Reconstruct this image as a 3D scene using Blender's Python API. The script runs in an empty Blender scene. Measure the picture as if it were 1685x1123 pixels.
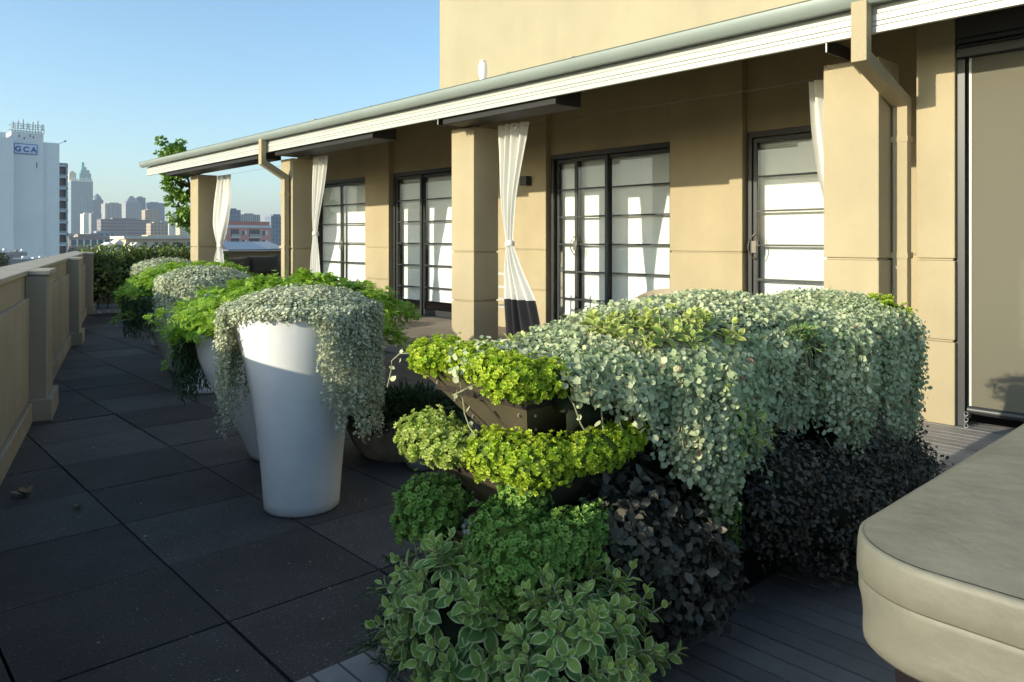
import bpy, math, random
import numpy as np
from mathutils import Vector
rnd = random.Random(7)
rng = np.random.default_rng(11)
R = math.radians
scene = bpy.context.scene
COL = scene.collection
PI = math.pi

# ------------------------------------------------------------ camera, sky, sun, exposure
cam_d = bpy.data.cameras.new('camera'); cam = bpy.data.objects.new('camera', cam_d); COL.objects.link(cam)
cam.location = (0, 0, 1.45); cam.rotation_euler = (R(90), 0, R(-42.65))
cam_d.sensor_width = 36; cam_d.lens = 36 * 1237 / 1685; cam_d.shift_y = -166.1 / 1685
cam_d.clip_start = 0.05; cam_d.clip_end = 20000
scene.camera = cam

SUN_TRAVEL = Vector((1.0, -0.205, -0.295)).normalized()
to_sun = -SUN_TRAVEL
SUN_EL = math.asin(to_sun.z)
SUN_AZ = math.atan2(to_sun.x, to_sun.y)          # clockwise from +Y
world = bpy.data.worlds.new('World'); scene.world = world; world.use_nodes = True
wn = world.node_tree; wn.nodes.clear()
wo = wn.nodes.new('ShaderNodeOutputWorld'); wb = wn.nodes.new('ShaderNodeBackground')
sky = wn.nodes.new('ShaderNodeTexSky'); sky.sky_type = 'NISHITA'; sky.sun_disc = False
sky.sun_elevation = SUN_EL; sky.sun_rotation = SUN_AZ
sky.altitude = 30; sky.air_density = 1.0; sky.dust_density = 1.3; sky.ozone_density = 2.2
wb.inputs['Strength'].default_value = 0.15
wt = wn.nodes.new('ShaderNodeMix'); wt.data_type = 'RGBA'; wt.blend_type = 'MULTIPLY'; wt.inputs['Factor'].default_value = 1.0; wt.inputs['B'].default_value = (0.70, 0.805, 0.82, 1)      # the camera's white balance
wn.links.new(sky.outputs[0], wt.inputs['A']); wn.links.new(wt.outputs['Result'], wb.inputs['Color']); wn.links.new(wb.outputs[0], wo.inputs['Surface'])
sun_d = bpy.data.lights.new('sun', 'SUN'); sun_d.energy = 2.75; sun_d.angle = R(0.55); sun_d.color = (1.0, 0.91, 0.70)
sun = bpy.data.objects.new('sun', sun_d); COL.objects.link(sun)
sun.rotation_euler = SUN_TRAVEL.to_track_quat('-Z', 'Y').to_euler(); sun.location = (-20, 5, 12)
vs = scene.view_settings
vs.view_transform = 'Standard'; vs.look = 'None'; vs.exposure = 1.2; vs.gamma = 1.0; vs.use_curve_mapping = False
scene.cycles.use_denoising = True
scene.cycles.max_bounces = 7; scene.cycles.diffuse_bounces = 3; scene.cycles.glossy_bounces = 3
scene.cycles.transparent_max_bounces = 12; scene.cycles.transmission_bounces = 4
scene.cycles.caustics_reflective = False; scene.cycles.caustics_refractive = False

# ------------------------------------------------------------ materials
MATS = {}
def nodes_of(name):
    m = bpy.data.materials.new(name); m.use_nodes = True
    nt = m.node_tree; bs = nt.nodes['Principled BSDF']
    return m, nt, bs
def N(nt, t, **kw):
    n = nt.nodes.new(t)
    for k, v in kw.items(): setattr(n, k, v)
    return n
def mat(name, col, rough=0.7, var=0.12, scale=3.0, bump=0.0, bscale=60.0, spec=0.4, metal=0.0, objrand=0.0, streak=0.0, fine=0.0):
    """principled paint or stone with mottling, optional streaks, per-object tone and fine relief"""
    if name in MATS: return MATS[name]
    m, nt, bs = nodes_of(name)
    L = nt.links.new
    bs.inputs['Roughness'].default_value = rough
    bs.inputs['Specular IOR Level'].default_value = spec
    bs.inputs['Metallic'].default_value = metal
    geo = N(nt, 'ShaderNodeNewGeometry')
    no = N(nt, 'ShaderNodeTexNoise'); no.inputs['Scale'].default_value = scale; no.inputs['Detail'].default_value = 6; no.inputs['Roughness'].default_value = 0.6
    L(geo.outputs['Position'], no.inputs['Vector'])
    fac = no.outputs['Fac']
    hsv = N(nt, 'ShaderNodeHueSaturation'); hsv.inputs['Color'].default_value = (*col, 1)
    mr = N(nt, 'ShaderNodeMapRange'); mr.inputs['From Min'].default_value = 0.3; mr.inputs['From Max'].default_value = 0.7
    mr.inputs['To Min'].default_value = 1 - var; mr.inputs['To Max'].default_value = 1 + var
    L(fac, mr.inputs['Value']); val = mr.outputs[0]
    def mul(a, b):
        x = N(nt, 'ShaderNodeMath', operation='MULTIPLY'); L(a, x.inputs[0]); L(b, x.inputs[1]); return x.outputs[0]
    if streak:
        mp = N(nt, 'ShaderNodeMapping'); mp.inputs['Scale'].default_value = (3.1, 3.1, 0.42); L(geo.outputs['Position'], mp.inputs['Vector'])
        n2 = N(nt, 'ShaderNodeTexNoise'); n2.inputs['Scale'].default_value = 1.0; n2.inputs['Detail'].default_value = 5; L(mp.outputs[0], n2.inputs['Vector'])
        m2 = N(nt, 'ShaderNodeMapRange'); m2.inputs['From Min'].default_value = 0.35; m2.inputs['From Max'].default_value = 0.75
        m2.inputs['To Min'].default_value = 1.0; m2.inputs['To Max'].default_value = 1 - streak; L(n2.outputs['Fac'], m2.inputs['Value'])
        val = mul(val, m2.outputs[0])
    if fine:
        n3 = N(nt, 'ShaderNodeTexNoise'); n3.inputs['Scale'].default_value = 105; n3.inputs['Detail'].default_value = 2; L(geo.outputs['Position'], n3.inputs['Vector'])
        m3 = N(nt, 'ShaderNodeMapRange'); m3.inputs['From Min'].default_value = 0.64; m3.inputs['From Max'].default_value = 0.74
        m3.inputs['To Min'].default_value = 1.0; m3.inputs['To Max'].default_value = 1 + fine; L(n3.outputs['Fac'], m3.inputs['Value'])
        val = mul(val, m3.outputs[0])
    if objrand:
        oi = N(nt, 'ShaderNodeObjectInfo'); m4 = N(nt, 'ShaderNodeMapRange')
        m4.inputs['To Min'].default_value = 1 - objrand; m4.inputs['To Max'].default_value = 1 + objrand; L(oi.outputs['Random'], m4.inputs['Value'])
        val = mul(val, m4.outputs[0])
    L(val, hsv.inputs['Value']); L(hsv.outputs[0], bs.inputs['Base Color'])
    if bump:
        nb = N(nt, 'ShaderNodeTexNoise'); nb.inputs['Scale'].default_value = bscale; nb.inputs['Detail'].default_value = 5; L(geo.outputs['Position'], nb.inputs['Vector'])
        b = N(nt, 'ShaderNodeBump'); b.inputs['Strength'].default_value = bump; b.inputs['Distance'].default_value = 0.01
        L(nb.outputs['Fac'], b.inputs['Height']); L(b.outputs[0], bs.inputs['Normal'])
    MATS[name] = m; return m
def leafmat(name, c1, c2, rough=0.55, trans=0.3, rim=None, spec=0.35, tip=None):
    """leaf: tone from the per-leaf value 'var', an optional pale margin from 'rim', light through the blade"""
    if name in MATS: return MATS[name]
    m, nt, bs = nodes_of(name); L = nt.links.new
    at = N(nt, 'ShaderNodeAttribute', attribute_name='var')
    mx = N(nt, 'ShaderNodeMix', data_type='RGBA'); mx.inputs['A'].default_value = (*c1, 1); mx.inputs['B'].default_value = (*c2, 1)
    L(at.outputs['Fac'], mx.inputs['Factor']); out = mx.outputs['Result']
    if rim:
        ar = N(nt, 'ShaderNodeAttribute', attribute_name='rim')
        mp = N(nt, 'ShaderNodeMapRange'); mp.inputs['From Min'].default_value = 0.62; mp.inputs['From Max'].default_value = 0.80; L(ar.outputs['Fac'], mp.inputs['Value'])
        m2 = N(nt, 'ShaderNodeMix', data_type='RGBA'); m2.inputs['B'].default_value = (*rim, 1)
        L(mp.outputs[0], m2.inputs['Factor']); L(out, m2.inputs['A']); out = m2.outputs['Result']
    L(out, bs.inputs['Base Color']); bs.inputs['Roughness'].default_value = rough; bs.inputs['Specular IOR Level'].default_value = spec
    tr = N(nt, 'ShaderNodeBsdfTranslucent'); ms = N(nt, 'ShaderNodeMixShader'); ms.inputs[0].default_value = trans
    L(out, tr.inputs['Color']); L(bs.outputs[0], ms.inputs[1]); L(tr.outputs[0], ms.inputs[2])
    L(ms.outputs[0], nt.nodes['Material Output'].inputs['Surface'])
    MATS[name] = m; return m
def glassmat(name='door_glass', tint=(0.965, 0.98, 0.975)):
    if name in MATS: return MATS[name]
    m, nt, bs = nodes_of(name); L = nt.links.new
    tr = N(nt, 'ShaderNodeBsdfTransparent'); tr.inputs[0].default_value = (*tint, 1)
    gl = N(nt, 'ShaderNodeBsdfGlossy'); gl.inputs['Roughness'].default_value = 0.01; gl.inputs['Color'].default_value = (1, 1, 1, 1)
    fr = N(nt, 'ShaderNodeFresnel'); fr.inputs['IOR'].default_value = 1.6
    ge = N(nt, 'ShaderNodeNewGeometry'); iv = N(nt, 'ShaderNodeMath', operation='SUBTRACT'); iv.inputs[0].default_value = 1.0; L(ge.outputs['Backfacing'], iv.inputs[1])
    mu = N(nt, 'ShaderNodeMath', operation='MULTIPLY'); L(fr.outputs[0], mu.inputs[0]); L(iv.outputs[0], mu.inputs[1])      # the inner face of a thin pane adds no second mirror
    ms = N(nt, 'ShaderNodeMixShader'); L(mu.outputs[0], ms.inputs[0]); L(tr.outputs[0], ms.inputs[1]); L(gl.outputs[0], ms.inputs[2])
    L(ms.outputs[0], nt.nodes['Material Output'].inputs['Surface'])
    MATS[name] = m; return m
def screenmat(name, col, see=0.16, trans=0.25):
    if name in MATS: return MATS[name]
    m, nt, bs = nodes_of(name); L = nt.links.new
    bs.inputs['Base Color'].default_value = (*col, 1); bs.inputs['Roughness'].default_value = 0.8; bs.inputs['Specular IOR Level'].default_value = 0.2
    tl = N(nt, 'ShaderNodeBsdfTranslucent'); tl.inputs[0].default_value = (*col, 1)
    m1 = N(nt, 'ShaderNodeMixShader'); m1.inputs[0].default_value = trans; L(bs.outputs[0], m1.inputs[1]); L(tl.outputs[0], m1.inputs[2])
    tr = N(nt, 'ShaderNodeBsdfTransparent'); m2 = N(nt, 'ShaderNodeMixShader'); m2.inputs[0].default_value = see
    L(m1.outputs[0], m2.inputs[1]); L(tr.outputs[0], m2.inputs[2]); L(m2.outputs[0], nt.nodes['Material Output'].inputs['Surface'])
    MATS[name] = m; return m
def facade(name, wall, glass, bw, bh, mortar, rough=0.35, offset=0.0):
    """far facade: window grid too distant to tell the panes apart"""
    m, nt, bs = nodes_of(name); L = nt.links.new
    geo = N(nt, 'ShaderNodeNewGeometry'); sp = N(nt, 'ShaderNodeSeparateXYZ'); L(geo.outputs['Position'], sp.inputs[0])
    ad = N(nt, 'ShaderNodeMath', operation='ADD'); L(sp.outputs[0], ad.inputs[0]); L(sp.outputs[1], ad.inputs[1])
    cb = N(nt, 'ShaderNodeCombineXYZ'); L(ad.outputs[0], cb.inputs[0]); L(sp.outputs[2], cb.inputs[1])
    br = N(nt, 'ShaderNodeTexBrick'); br.offset = offset; br.inputs['Scale'].default_value = 1.0
    br.inputs['Brick Width'].default_value = bw; br.inputs['Row Height'].default_value = bh; br.inputs['Mortar Size'].default_value = mortar
    br.inputs['Mortar Smooth'].default_value = 0.0; br.inputs['Bias'].default_value = -0.2
    g2 = tuple(min(1, x * 1.5) for x in glass)
    br.inputs['Color1'].default_value = (*glass, 1); br.inputs['Color2'].default_value = (*g2, 1); br.inputs['Mortar'].default_value = (*wall, 1)
    L(cb.outputs[0], br.inputs['Vector']); L(br.outputs['Color'], bs.inputs['Base Color']); bs.inputs['Roughness'].default_value = rough
    return m

BEIGE = mat('beige_render', (0.405, 0.337, 0.215), 0.85, 0.07, 1.3, 0.25, 130, streak=0.07, spec=0.2)
BEIGE2 = mat('pale_beige_render', (0.375, 0.33, 0.22), 0.85, 0.07, 0.7, 0.10, 90, streak=0.05, spec=0.2)
PARAM = mat('parapet_render', (0.37, 0.325, 0.25), 0.85, 0.09, 1.6, 0.12, 140, streak=0.14, spec=0.2)
COPING = mat('coping_concrete', (0.40, 0.365, 0.295), 0.85, 0.13, 5, 0.2, 60, streak=0.1, spec=0.2)
WHITEMETAL = mat('cream_fascia_paint', (0.48, 0.485, 0.44), 0.4, 0.03, 2, spec=0.5, streak=0.05)
GUTTER = mat('grey_green_gutter', (0.27, 0.31, 0.285), 0.38, 0.05, 2, spec=0.5)
ROOFM = mat('roof_sheet', (0.35, 0.36, 0.35), 0.5, 0.06, 2)
DARKBOX = mat('black_soffit_panel', (0.010, 0.009, 0.008), 0.6, 0.1, 2)
BLACKMETAL = mat('charcoal_frame', (0.030, 0.032, 0.034), 0.42, 0.08, 8, spec=0.5)
WHITEPAINT = mat('white_blind_cloth', (0.88, 0.88, 0.85), 0.85, 0.03, 3, spec=0.2)
CURTAIN = screenmat('white_curtain_cloth', (0.82, 0.81, 0.76), 0.0, 0.28)
DARKCUSH = mat('charcoal_cushion_cloth', (0.12, 0.105, 0.09), 0.9, 0.15, 20)
BLACKCLOTH = mat('black_cloth', (0.022, 0.022, 0.025), 0.9, 0.15, 20)
POTW = mat('white_pot_glaze', (0.90, 0.895, 0.875), 0.42, 0.05, 5, 0.05, 30, spec=0.45, streak=0.10)
STONEPOT = mat('weathered_bowl', (0.44, 0.37, 0.27), 0.8, 0.28, 9, 0.3, 50, streak=0.35)
TILE = mat('dark_paver', (0.060, 0.055, 0.051), 0.66, 0.30, 2.6, 0.8, 200, objrand=0.42, fine=5.0, spec=0.35)
BED = mat('joint_bed', (0.012, 0.012, 0.012), 0.95, 0.1, 5)
DECK = mat('grey_deck_board', (0.23, 0.22, 0.21), 0.55, 0.18, 6, 0.35, 120, objrand=0.14, spec=0.4)
SLAB = mat('veranda_paving', (0.22, 0.185, 0.15), 0.75, 0.12, 4, 0.2, 80, objrand=0.08)
BRONZE = mat('bronze_planter_metal', (0.155, 0.128, 0.085), 0.42, 0.12, 7, 0.08, 40, metal=0.25, streak=0.18)
SOIL = mat('soil', (0.03, 0.022, 0.016), 0.95, 0.3, 40, 0.6, 80)
PEBBLE = mat('pale_pebble', (0.42, 0.40, 0.39), 0.7, 0.25, 30, objrand=0.3)
VINYL = mat('taupe_vinyl', (0.205, 0.19, 0.14), 0.55, 0.20, 6.5, 0.45, 16, spec=0.45)
VINYL2 = mat('taupe_vinyl_skirt', (0.18, 0.172, 0.13), 0.55, 0.18, 6, 0.5, 13, spec=0.5)
TUB = mat('tub_cabinet', (0.018, 0.014, 0.017), 0.5, 0.2, 12)
CORE = mat('plant_shade_core', (0.018, 0.026, 0.012), 0.95, 0.3, 30)  # dark filler inside foliage; its colour gives the shade between leaves
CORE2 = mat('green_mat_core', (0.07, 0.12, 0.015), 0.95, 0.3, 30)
STEM = mat('pale_stem', (0.30, 0.30, 0.17), 0.7, 0.2, 40)
BARK = mat('bark', (0.10, 0.075, 0.05), 0.9, 0.3, 20, 0.5, 60)
STEEL = mat('steel', (0.55, 0.55, 0.54), 0.3, 0.05, 10, metal=0.9)
WOODFLOOR = mat('red_timber_floor', (0.16, 0.055, 0.025), 0.4, 0.2, 8)
INTERIOR = mat('interior_wall', (0.45, 0.42, 0.37), 0.8, 0.05, 3)
SCREEN = screenmat('taupe_screen_mesh', (0.215, 0.20, 0.15), 0.25, 0.2)
WICKER = mat('beige_chair_weave', (0.36, 0.30, 0.22), 0.8, 0.1, 60, 0.4, 200)
GRAVEL = mat('white_gravel', (0.45, 0.43, 0.40), 0.8, 0.3, 60, 0.8, 70)

L_DICH = leafmat('silver_leaf', (0.28, 0.37, 0.185), (0.72, 0.73, 0.46), 0.7, 0.22, spec=0.25)
L_DICHS = leafmat('small_silver_leaf', (0.30, 0.37, 0.22), (0.74, 0.74, 0.54), 0.7, 0.22, spec=0.25)
L_SEDL = leafmat('lime_leaf', (0.33, 0.50, 0.03), (0.58, 0.66, 0.07), 0.5, 0.35)
L_SEDP = leafmat('pale_lime_leaf', (0.36, 0.50, 0.07), (0.62, 0.68, 0.22), 0.5, 0.35)
L_SEDG = leafmat('mid_green_leaf', (0.18, 0.36, 0.07), (0.33, 0.50, 0.12), 0.5, 0.22)
L_VARI = leafmat('variegated_leaf', (0.13, 0.28, 0.085), (0.42, 0.55, 0.10), 0.6, 0.22, rim=(0.68, 0.73, 0.35))
L_VARY = leafmat('yellow_variegated_leaf', (0.24, 0.38, 0.08), (0.42, 0.50, 0.12), 0.6, 0.28, rim=(0.72, 0.70, 0.24))
L_DARK = leafmat('dark_purple_leaf', (0.065, 0.07, 0.052), (0.17, 0.145, 0.105), 0.5, 0.1)
L_FERN = leafmat('fern_leaf', (0.17, 0.37, 0.02), (0.42, 0.58, 0.06), 0.5, 0.3)
L_HEDGE = leafmat('hedge_leaf', (0.09, 0.17, 0.03), (0.30, 0.36, 0.10), 0.38, 0.25, spec=0.5)
L_TREE = leafmat('tree_leaf', (0.10, 0.24, 0.025), (0.26, 0.40, 0.05), 0.42, 0.3, spec=0.5)
L_ROSE = leafmat('rosemary_leaf', (0.03, 0.07, 0.025), (0.07, 0.13, 0.045), 0.6, 0.15)
L_GRASS = leafmat('dark_grass_blade', (0.025, 0.045, 0.012), (0.06, 0.10, 0.03), 0.6, 0.2)
L_SPIKE = leafmat('needle_green_leaf', (0.14, 0.28, 0.07), (0.30, 0.42, 0.12), 0.55, 0.2)
L_FAR = leafmat('far_tree_leaf', (0.028, 0.05, 0.018), (0.07, 0.10, 0.035), 0.7, 0.1)
L_AUT = leafmat('autumn_tree_leaf', (0.28, 0.16, 0.02), (0.48, 0.30, 0.05), 0.7, 0.2)
L_DEAD = mat('dead_leaf', (0.28, 0.17, 0.09), 0.7, 0.25, 40)

# ------------------------------------------------------------ builders
class MB:
    def __init__(s): s.v = []; s.f = []
    def add(s, vs, fs):
        o = len(s.v); s.v += [tuple(p) for p in vs]; s.f += [tuple(i + o for i in f) for f in fs]; return s
    def box(s, x0, x1, y0, y1, z0, z1):
        return s.add([(x0,y0,z0),(x1,y0,z0),(x1,y1,z0),(x0,y1,z0),(x0,y0,z1),(x1,y0,z1),(x1,y1,z1),(x0,y1,z1)],
                     [(0,3,2,1),(4,5,6,7),(0,1,5,4),(1,2,6,5),(2,3,7,6),(3,0,4,7)])
    def hexa(s, p):   # eight corners, bottom four then top four
        return s.add(p, [(0,3,2,1),(4,5,6,7),(0,1,5,4),(1,2,6,5),(2,3,7,6),(3,0,4,7)])
    def rings(s, rings, cap0=True, cap1=True, closed=True):
        n = len(rings[0]); vs = [p for r in rings for p in r]; fs = []
        for i in range(len(rings) - 1):
            for j in range(n if closed else n - 1):
                a = i*n + j; b = i*n + (j+1) % n
                fs.append((a, b, b + n, a + n))
        if cap0: fs.append(tuple(range(n))[::-1])
        if cap1: fs.append(tuple((len(rings)-1)*n + j for j in range(n)))
        return s.add(vs, fs)
    def lathe(s, prof, c=(0,0,0), n=48, cap0=True, cap1=False):
        return s.rings([[(c[0]+r*math.cos(2*PI*j/n), c[1]+r*math.sin(2*PI*j/n), c[2]+z) for j in range(n)] for r, z in prof], cap0, cap1)
    def tube(s, pts, r, n=6):
        pts = [Vector(p) for p in pts]; rs = []
        for i, p in enumerate(pts):
            t = (pts[min(i+1, len(pts)-1)] - pts[max(i-1, 0)]).normalized()
            a = t.orthogonal().normalized() if abs(t.z) > .9 else t.cross(Vector((0,0,1))).normalized(); b = t.cross(a)
            rr = r[i] if isinstance(r, (list, tuple)) else r
            rs.append([tuple(p + a*rr*math.cos(2*PI*k/n) + b*rr*math.sin(2*PI*k/n)) for k in range(n)])
        return s.rings(rs)
    def mesh(s, name):
        me = bpy.data.meshes.new(name); me.from_pydata(s.v, [], s.f); me.update(); return me
    def build(s, name, m, parent=None, smooth=False, bevel=0, kind=None):
        return link(name, s.mesh(name), m, parent, smooth, bevel, kind)
def link(name, me, m, parent=None, smooth=False, bevel=0, kind=None):
    if m and not me.materials: me.materials.append(m)
    o = bpy.data.objects.new(name, me); COL.objects.link(o)
    if parent: o.parent = parent
    if smooth:
        me.polygons.foreach_set('use_smooth', [True]*len(me.polygons))
        if smooth is not True: me.set_sharp_from_angle(angle=R(smooth))
    if bevel:
        b = o.modifiers.new('bevel', 'BEVEL'); b.width = bevel; b.segments = 2; b.limit_method = 'ANGLE'; b.angle_limit = R(40)
    if kind: o['kind'] = kind
    return o
def thing(name, label, cat, loc=(0,0,0), group=None, rz=0):
    o = bpy.data.objects.new(name, None); COL.objects.link(o); o.location = loc; o.rotation_euler = (0,0,rz)
    o.empty_display_size = 0.1
    o['label'] = label; o['category'] = cat
    if group: o['group'] = group
    return o
def tag(o, label, cat, group=None):
    o['label'] = label; o['category'] = cat
    if group: o['group'] = group
    return o
def struct(o): o['kind'] = 'structure'; return o
def place(name, me, parent, loc, rot=(0,0,0), scale=1.0):
    o = bpy.data.objects.new(name, me); COL.objects.link(o); o.parent = parent; o.location = loc; o.rotation_euler = rot
    o.scale = (scale,)*3 if isinstance(scale, (int, float)) else scale
    return o

def nz(P, f=1.0, seed=0.0):
    """cheap smooth noise, about -1..1, at (n,3) points"""
    P = np.asarray(P, float) * f
    x, y, z = P[:,0] + seed*1.7, P[:,1] - seed*2.3, P[:,2] + seed*.9
    return (np.sin(1.7*x + 2.1*np.sin(1.3*y + z)) + np.sin(2.3*y + 1.9*np.sin(1.1*z + x*.7)) + np.sin(2.9*z + 1.5*np.sin(1.9*x - y)))/3
def unit(a): return a / (np.linalg.norm(a, axis=-1, keepdims=True) + 1e-12)
def frames(nrm, tip):
    """rotation matrices: local z along nrm, local y as near tip as it can"""
    z = unit(nrm); y = tip - (tip*z).sum(1, keepdims=True)*z; y = unit(y); x = np.cross(y, z)
    return np.stack([x, y, z], 2)
def cloud_mesh(name, T, F, P, M, S, var, rim=None):
    n = len(P); T = np.asarray(T, np.float32); F = np.asarray(F, np.int32); nv = len(T); nf = len(F)
    S = np.asarray(S, np.float32); S = S[:, None, None] if S.ndim == 1 else S[:, None, :]
    V = np.einsum('nij,nvj->nvi', M.astype(np.float32), T[None]*S) + P[:, None, :].astype(np.float32)
    I = (F[None] + (np.arange(n, dtype=np.int32)*nv)[:, None, None]).reshape(-1)
    me = bpy.data.meshes.new(name)
    me.vertices.add(n*nv); me.vertices.foreach_set('co', V.reshape(-1))
    me.loops.add(len(I)); me.loops.foreach_set('vertex_index', I)
    me.polygons.add(n*nf); me.polygons.foreach_set('loop_start', np.arange(0, len(I), 3, dtype=np.int32))
    try: me.polygons.foreach_set('loop_total', np.full(n*nf, 3, np.int32))
    except Exception: pass
    a = me.attributes.new('var', 'FLOAT', 'POINT'); a.data.foreach_set('value', np.repeat(np.asarray(var, np.float32), nv))
    if rim is not None:
        b = me.attributes.new('rim', 'FLOAT', 'POINT'); b.data.foreach_set('value', np.tile(np.asarray(rim, np.float32), n))
    me.update(calc_edges=True)
    me.polygons.foreach_set('use_smooth', np.ones(n*nf, bool))
    return me
def cloud(name, tpl, P, nrm, tip, S, var, m, parent, kind='stuff'):
    T, F = tpl[0], tpl[1]; rim = tpl[2] if len(tpl) > 2 else None
    return link(name, cloud_mesh(name, T, F, np.asarray(P, float), frames(np.asarray(nrm, float), np.asarray(tip, float)), S, np.clip(var, 0, 1), rim), m, parent, kind=kind)
def leaf_objects(name, tpl, P, nrm, tip, S, var, m, parent, nmesh=5):
    """single leaves as objects sharing a few meshes"""
    ms = []
    for k in range(nmesh):
        T = np.array(tpl[0], float)
        T[:,2] += 0.12*(k-2)/2*T[:,1]**2 + 0.05*np.sin(3*T[:,0] + k)
        me = cloud_mesh(name, T, tpl[1], np.zeros((1,3)), np.eye(3)[None], np.ones(1), np.array([(k+.5)/nmesh]), tpl[2] if len(tpl) > 2 else None)
        me.materials.append(m); ms.append(me)
    Ms = frames(np.asarray(nrm, float), np.asarray(tip, float))
    from mathutils import Matrix
    for i in range(len(P)):
        o = bpy.data.objects.new(name, ms[int(np.clip(var[i]*nmesh, 0, nmesh-1))]); COL.objects.link(o); o.parent = parent
        mm = Matrix([list(r) for r in Ms[i]]).to_4x4(); mm.translation = Vector(P[i])
        mm = mm @ Matrix.Diagonal((S[i], S[i], S[i], 1)); o.matrix_local = mm

def tpl_round(n=7, cup=0.22):
    T = [(0, 0, 0)] + [(math.cos(2*PI*k/n + .3)*(1.0), math.sin(2*PI*k/n + .3)*1.0, cup*(1 + .3*math.sin(2*k))) for k in range(n)]
    T[n] = (T[n][0]*.55, T[n][1]*.55, cup*.5)                       # the notch of a kidney leaf
    return T, [(0, 1+k, 1+(k+1) % n) for k in range(n)]
def tpl_oval(fold=0.18, width=0.36):
    T = [(0,0,0),(-width,.38,fold),(width,.38,fold),(0,.45,0),(-width*.7,.78,fold*.8),(width*.7,.78,fold*.8),(0,1.0,.06)]
    return T, [(0,3,1),(0,2,3),(1,3,4),(3,2,5),(3,6,4),(3,5,6)]
def tpl_vari(width=0.36, curl=-0.25):
    """ovate leaf with an inner blade and a margin ring, a fold on the midrib"""
    prof = [(0,.05),(.12,.55),(.3,.92),(.5,1.0),(.7,.84),(.87,.5),(1.0,.0)]
    T = []; rim = []
    for y, w in prof:
        for k, s in enumerate((-1, -.74, 0, .74, 1)):
            T.append((s*w*width, y if abs(s) < .9 or w < .1 else y - .0, abs(s*w)*.10 + curl*y*y + (0.02*math.sin(9*y) if abs(s) > .9 else 0))); rim.append(abs(s) if y < .9 else .95)
    F = []
    for i in range(len(prof)-1):
        for k in range(4):
            a = i*5 + k; F += [(a, a+1, a+6), (a, a+6, a+5)]
    return T, F, rim
def tpl_rosette(k=6, tiers=2):
    T = []; F = []
    for t in range(tiers):
        el = R(25 + 38*t); r = 1.0 - .38*t
        for i in range(k - t):
            a = 2*PI*(i + .5*t)/(k - t) + .4*t; c, s = math.cos(a), math.sin(a); ce, se = math.cos(el), math.sin(el)
            o = len(T); w = .36*r
            for (l, x, h) in ((.08,0,0),(.6,-w,.05),(.6,w,.05),(1.02,0,.16),(.55,0,.0)):
                d = l*r; X = d*ce - h*se; Z = d*se + h*ce
                T.append((X*c - x*s, X*s + x*c, Z + .12*t))
            F += [(o,o+4,o+1),(o,o+2,o+4),(o+1,o+4,o+3),(o+4,o+2,o+3)]
    return T, F
def tpl_needle(w=0.09): return [(-w,0,0),(w,0,0),(w*.8,.6,.08),(-w*.8,.6,.08),(0,1,.02)], [(0,1,2),(0,2,3),(3,2,4)]
def tpl_pinna():   # a short feathery sprig: seven leaflets on a rachis
    T = []; F = []
    for i, (y, sgn) in enumerate(((.12,-1),(.28,1),(.46,-1),(.62,1),(.74,0))):
        o = len(T); l = .46*(1.1 - .5*y); dx = sgn*.82; dy = .57 if sgn else 1.0; px, py = -dy*.17, dx*.17
        T += [(0,y,0),(dx*l*.5+px, y+dy*l*.5+py, .06),(dx*l*.5-px, y+dy*l*.5-py, .06),(dx*l, y+dy*l, .02)]
        F += [(o,o+2,o+1),(o+1,o+2,o+3)]
    return T, F
T_ROUND = tpl_round(); T_ROUNDS = tpl_round(5); T_OVAL = tpl_oval(); T_VARI = tpl_vari(); T_ROS = tpl_rosette(); T_NEEDLE = tpl_needle(); T_PINNA = tpl_pinna()

def blob(name, c, r, m, parent, amp=.15, f=3.0, seed=0.0, nu=28, nv=16):
    mb = MB(); rings = []
    for i in range(nv + 1):
        th = PI*i/nv; ring = []
        for j in range(nu):
            ph = 2*PI*j/nu; d = np.array([math.sin(th)*math.cos(ph), math.sin(th)*math.sin(ph), math.cos(th)])
            k = 1 + amp*nz(d[None], f, seed)[0]
            ring.append((c[0]+r[0]*d[0]*k, c[1]+r[1]*d[1]*k, c[2]+r[2]*d[2]*k))
        rings.append(ring)
    mb.rings(rings, False, False); return mb.build(name, m, parent, smooth=True)
def on_blob(n, c, r, amp=.15, f=3.0, seed=0.0, zmin=-1.0, out=None):
    """points and outward normals on a lumpy ellipsoid"""
    d = unit(rng.normal(size=(n*3, 3))); d = d[d[:,2] > zmin]
    if out is not None: d = d[(d*np.array(out)).sum(1) > -.35]
    d = d[:n]; k = 1 + amp*nz(d, f, seed)
    P = np.array(c) + d*np.array(r)*k[:, None]
    return P, unit(d/np.array(r))

# ------------------------------------------------------------ the terrace floor
PAR_A = np.array([0.848, 5.75]); PSL = 0.275                     # inner face of the left parapet: v = .848 + .275 (u - 5.75)
def par_v(u): return PAR_A[0] + PSL*(u - PAR_A[1])
base = struct(MB().box(-6, 16, -8, 19.2, -0.40, -0.045).build('terrace_slab', BED))
floor = bpy.data.objects.new('paved_floor', None); COL.objects.link(floor); struct(floor)
TS = 0.672
tile_me = []
for k in range(4):
    mb = MB(); g = 0.003; h = .002*k/3
    mb.box(g + .002, TS - g - .002, .0045, TS - .0045, -0.04, -h)
    me = mb.mesh('paver'); me.materials.append(TILE); tile_me.append(me)
for i in range(-4, 7):
    for j in range(0, 21):
        x = 1.14 + TS*i; y = 2.83 + TS*j
        if x + TS < par_v(y) - .25 or x > 5.45: continue
        if y > 16.4: continue
        o = place('paver', tile_me[rnd.randrange(4)], floor, (x, y, 0), (R(rnd.uniform(-.12,.12)), R(rnd.uniform(-.12,.12)), 0))
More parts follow.
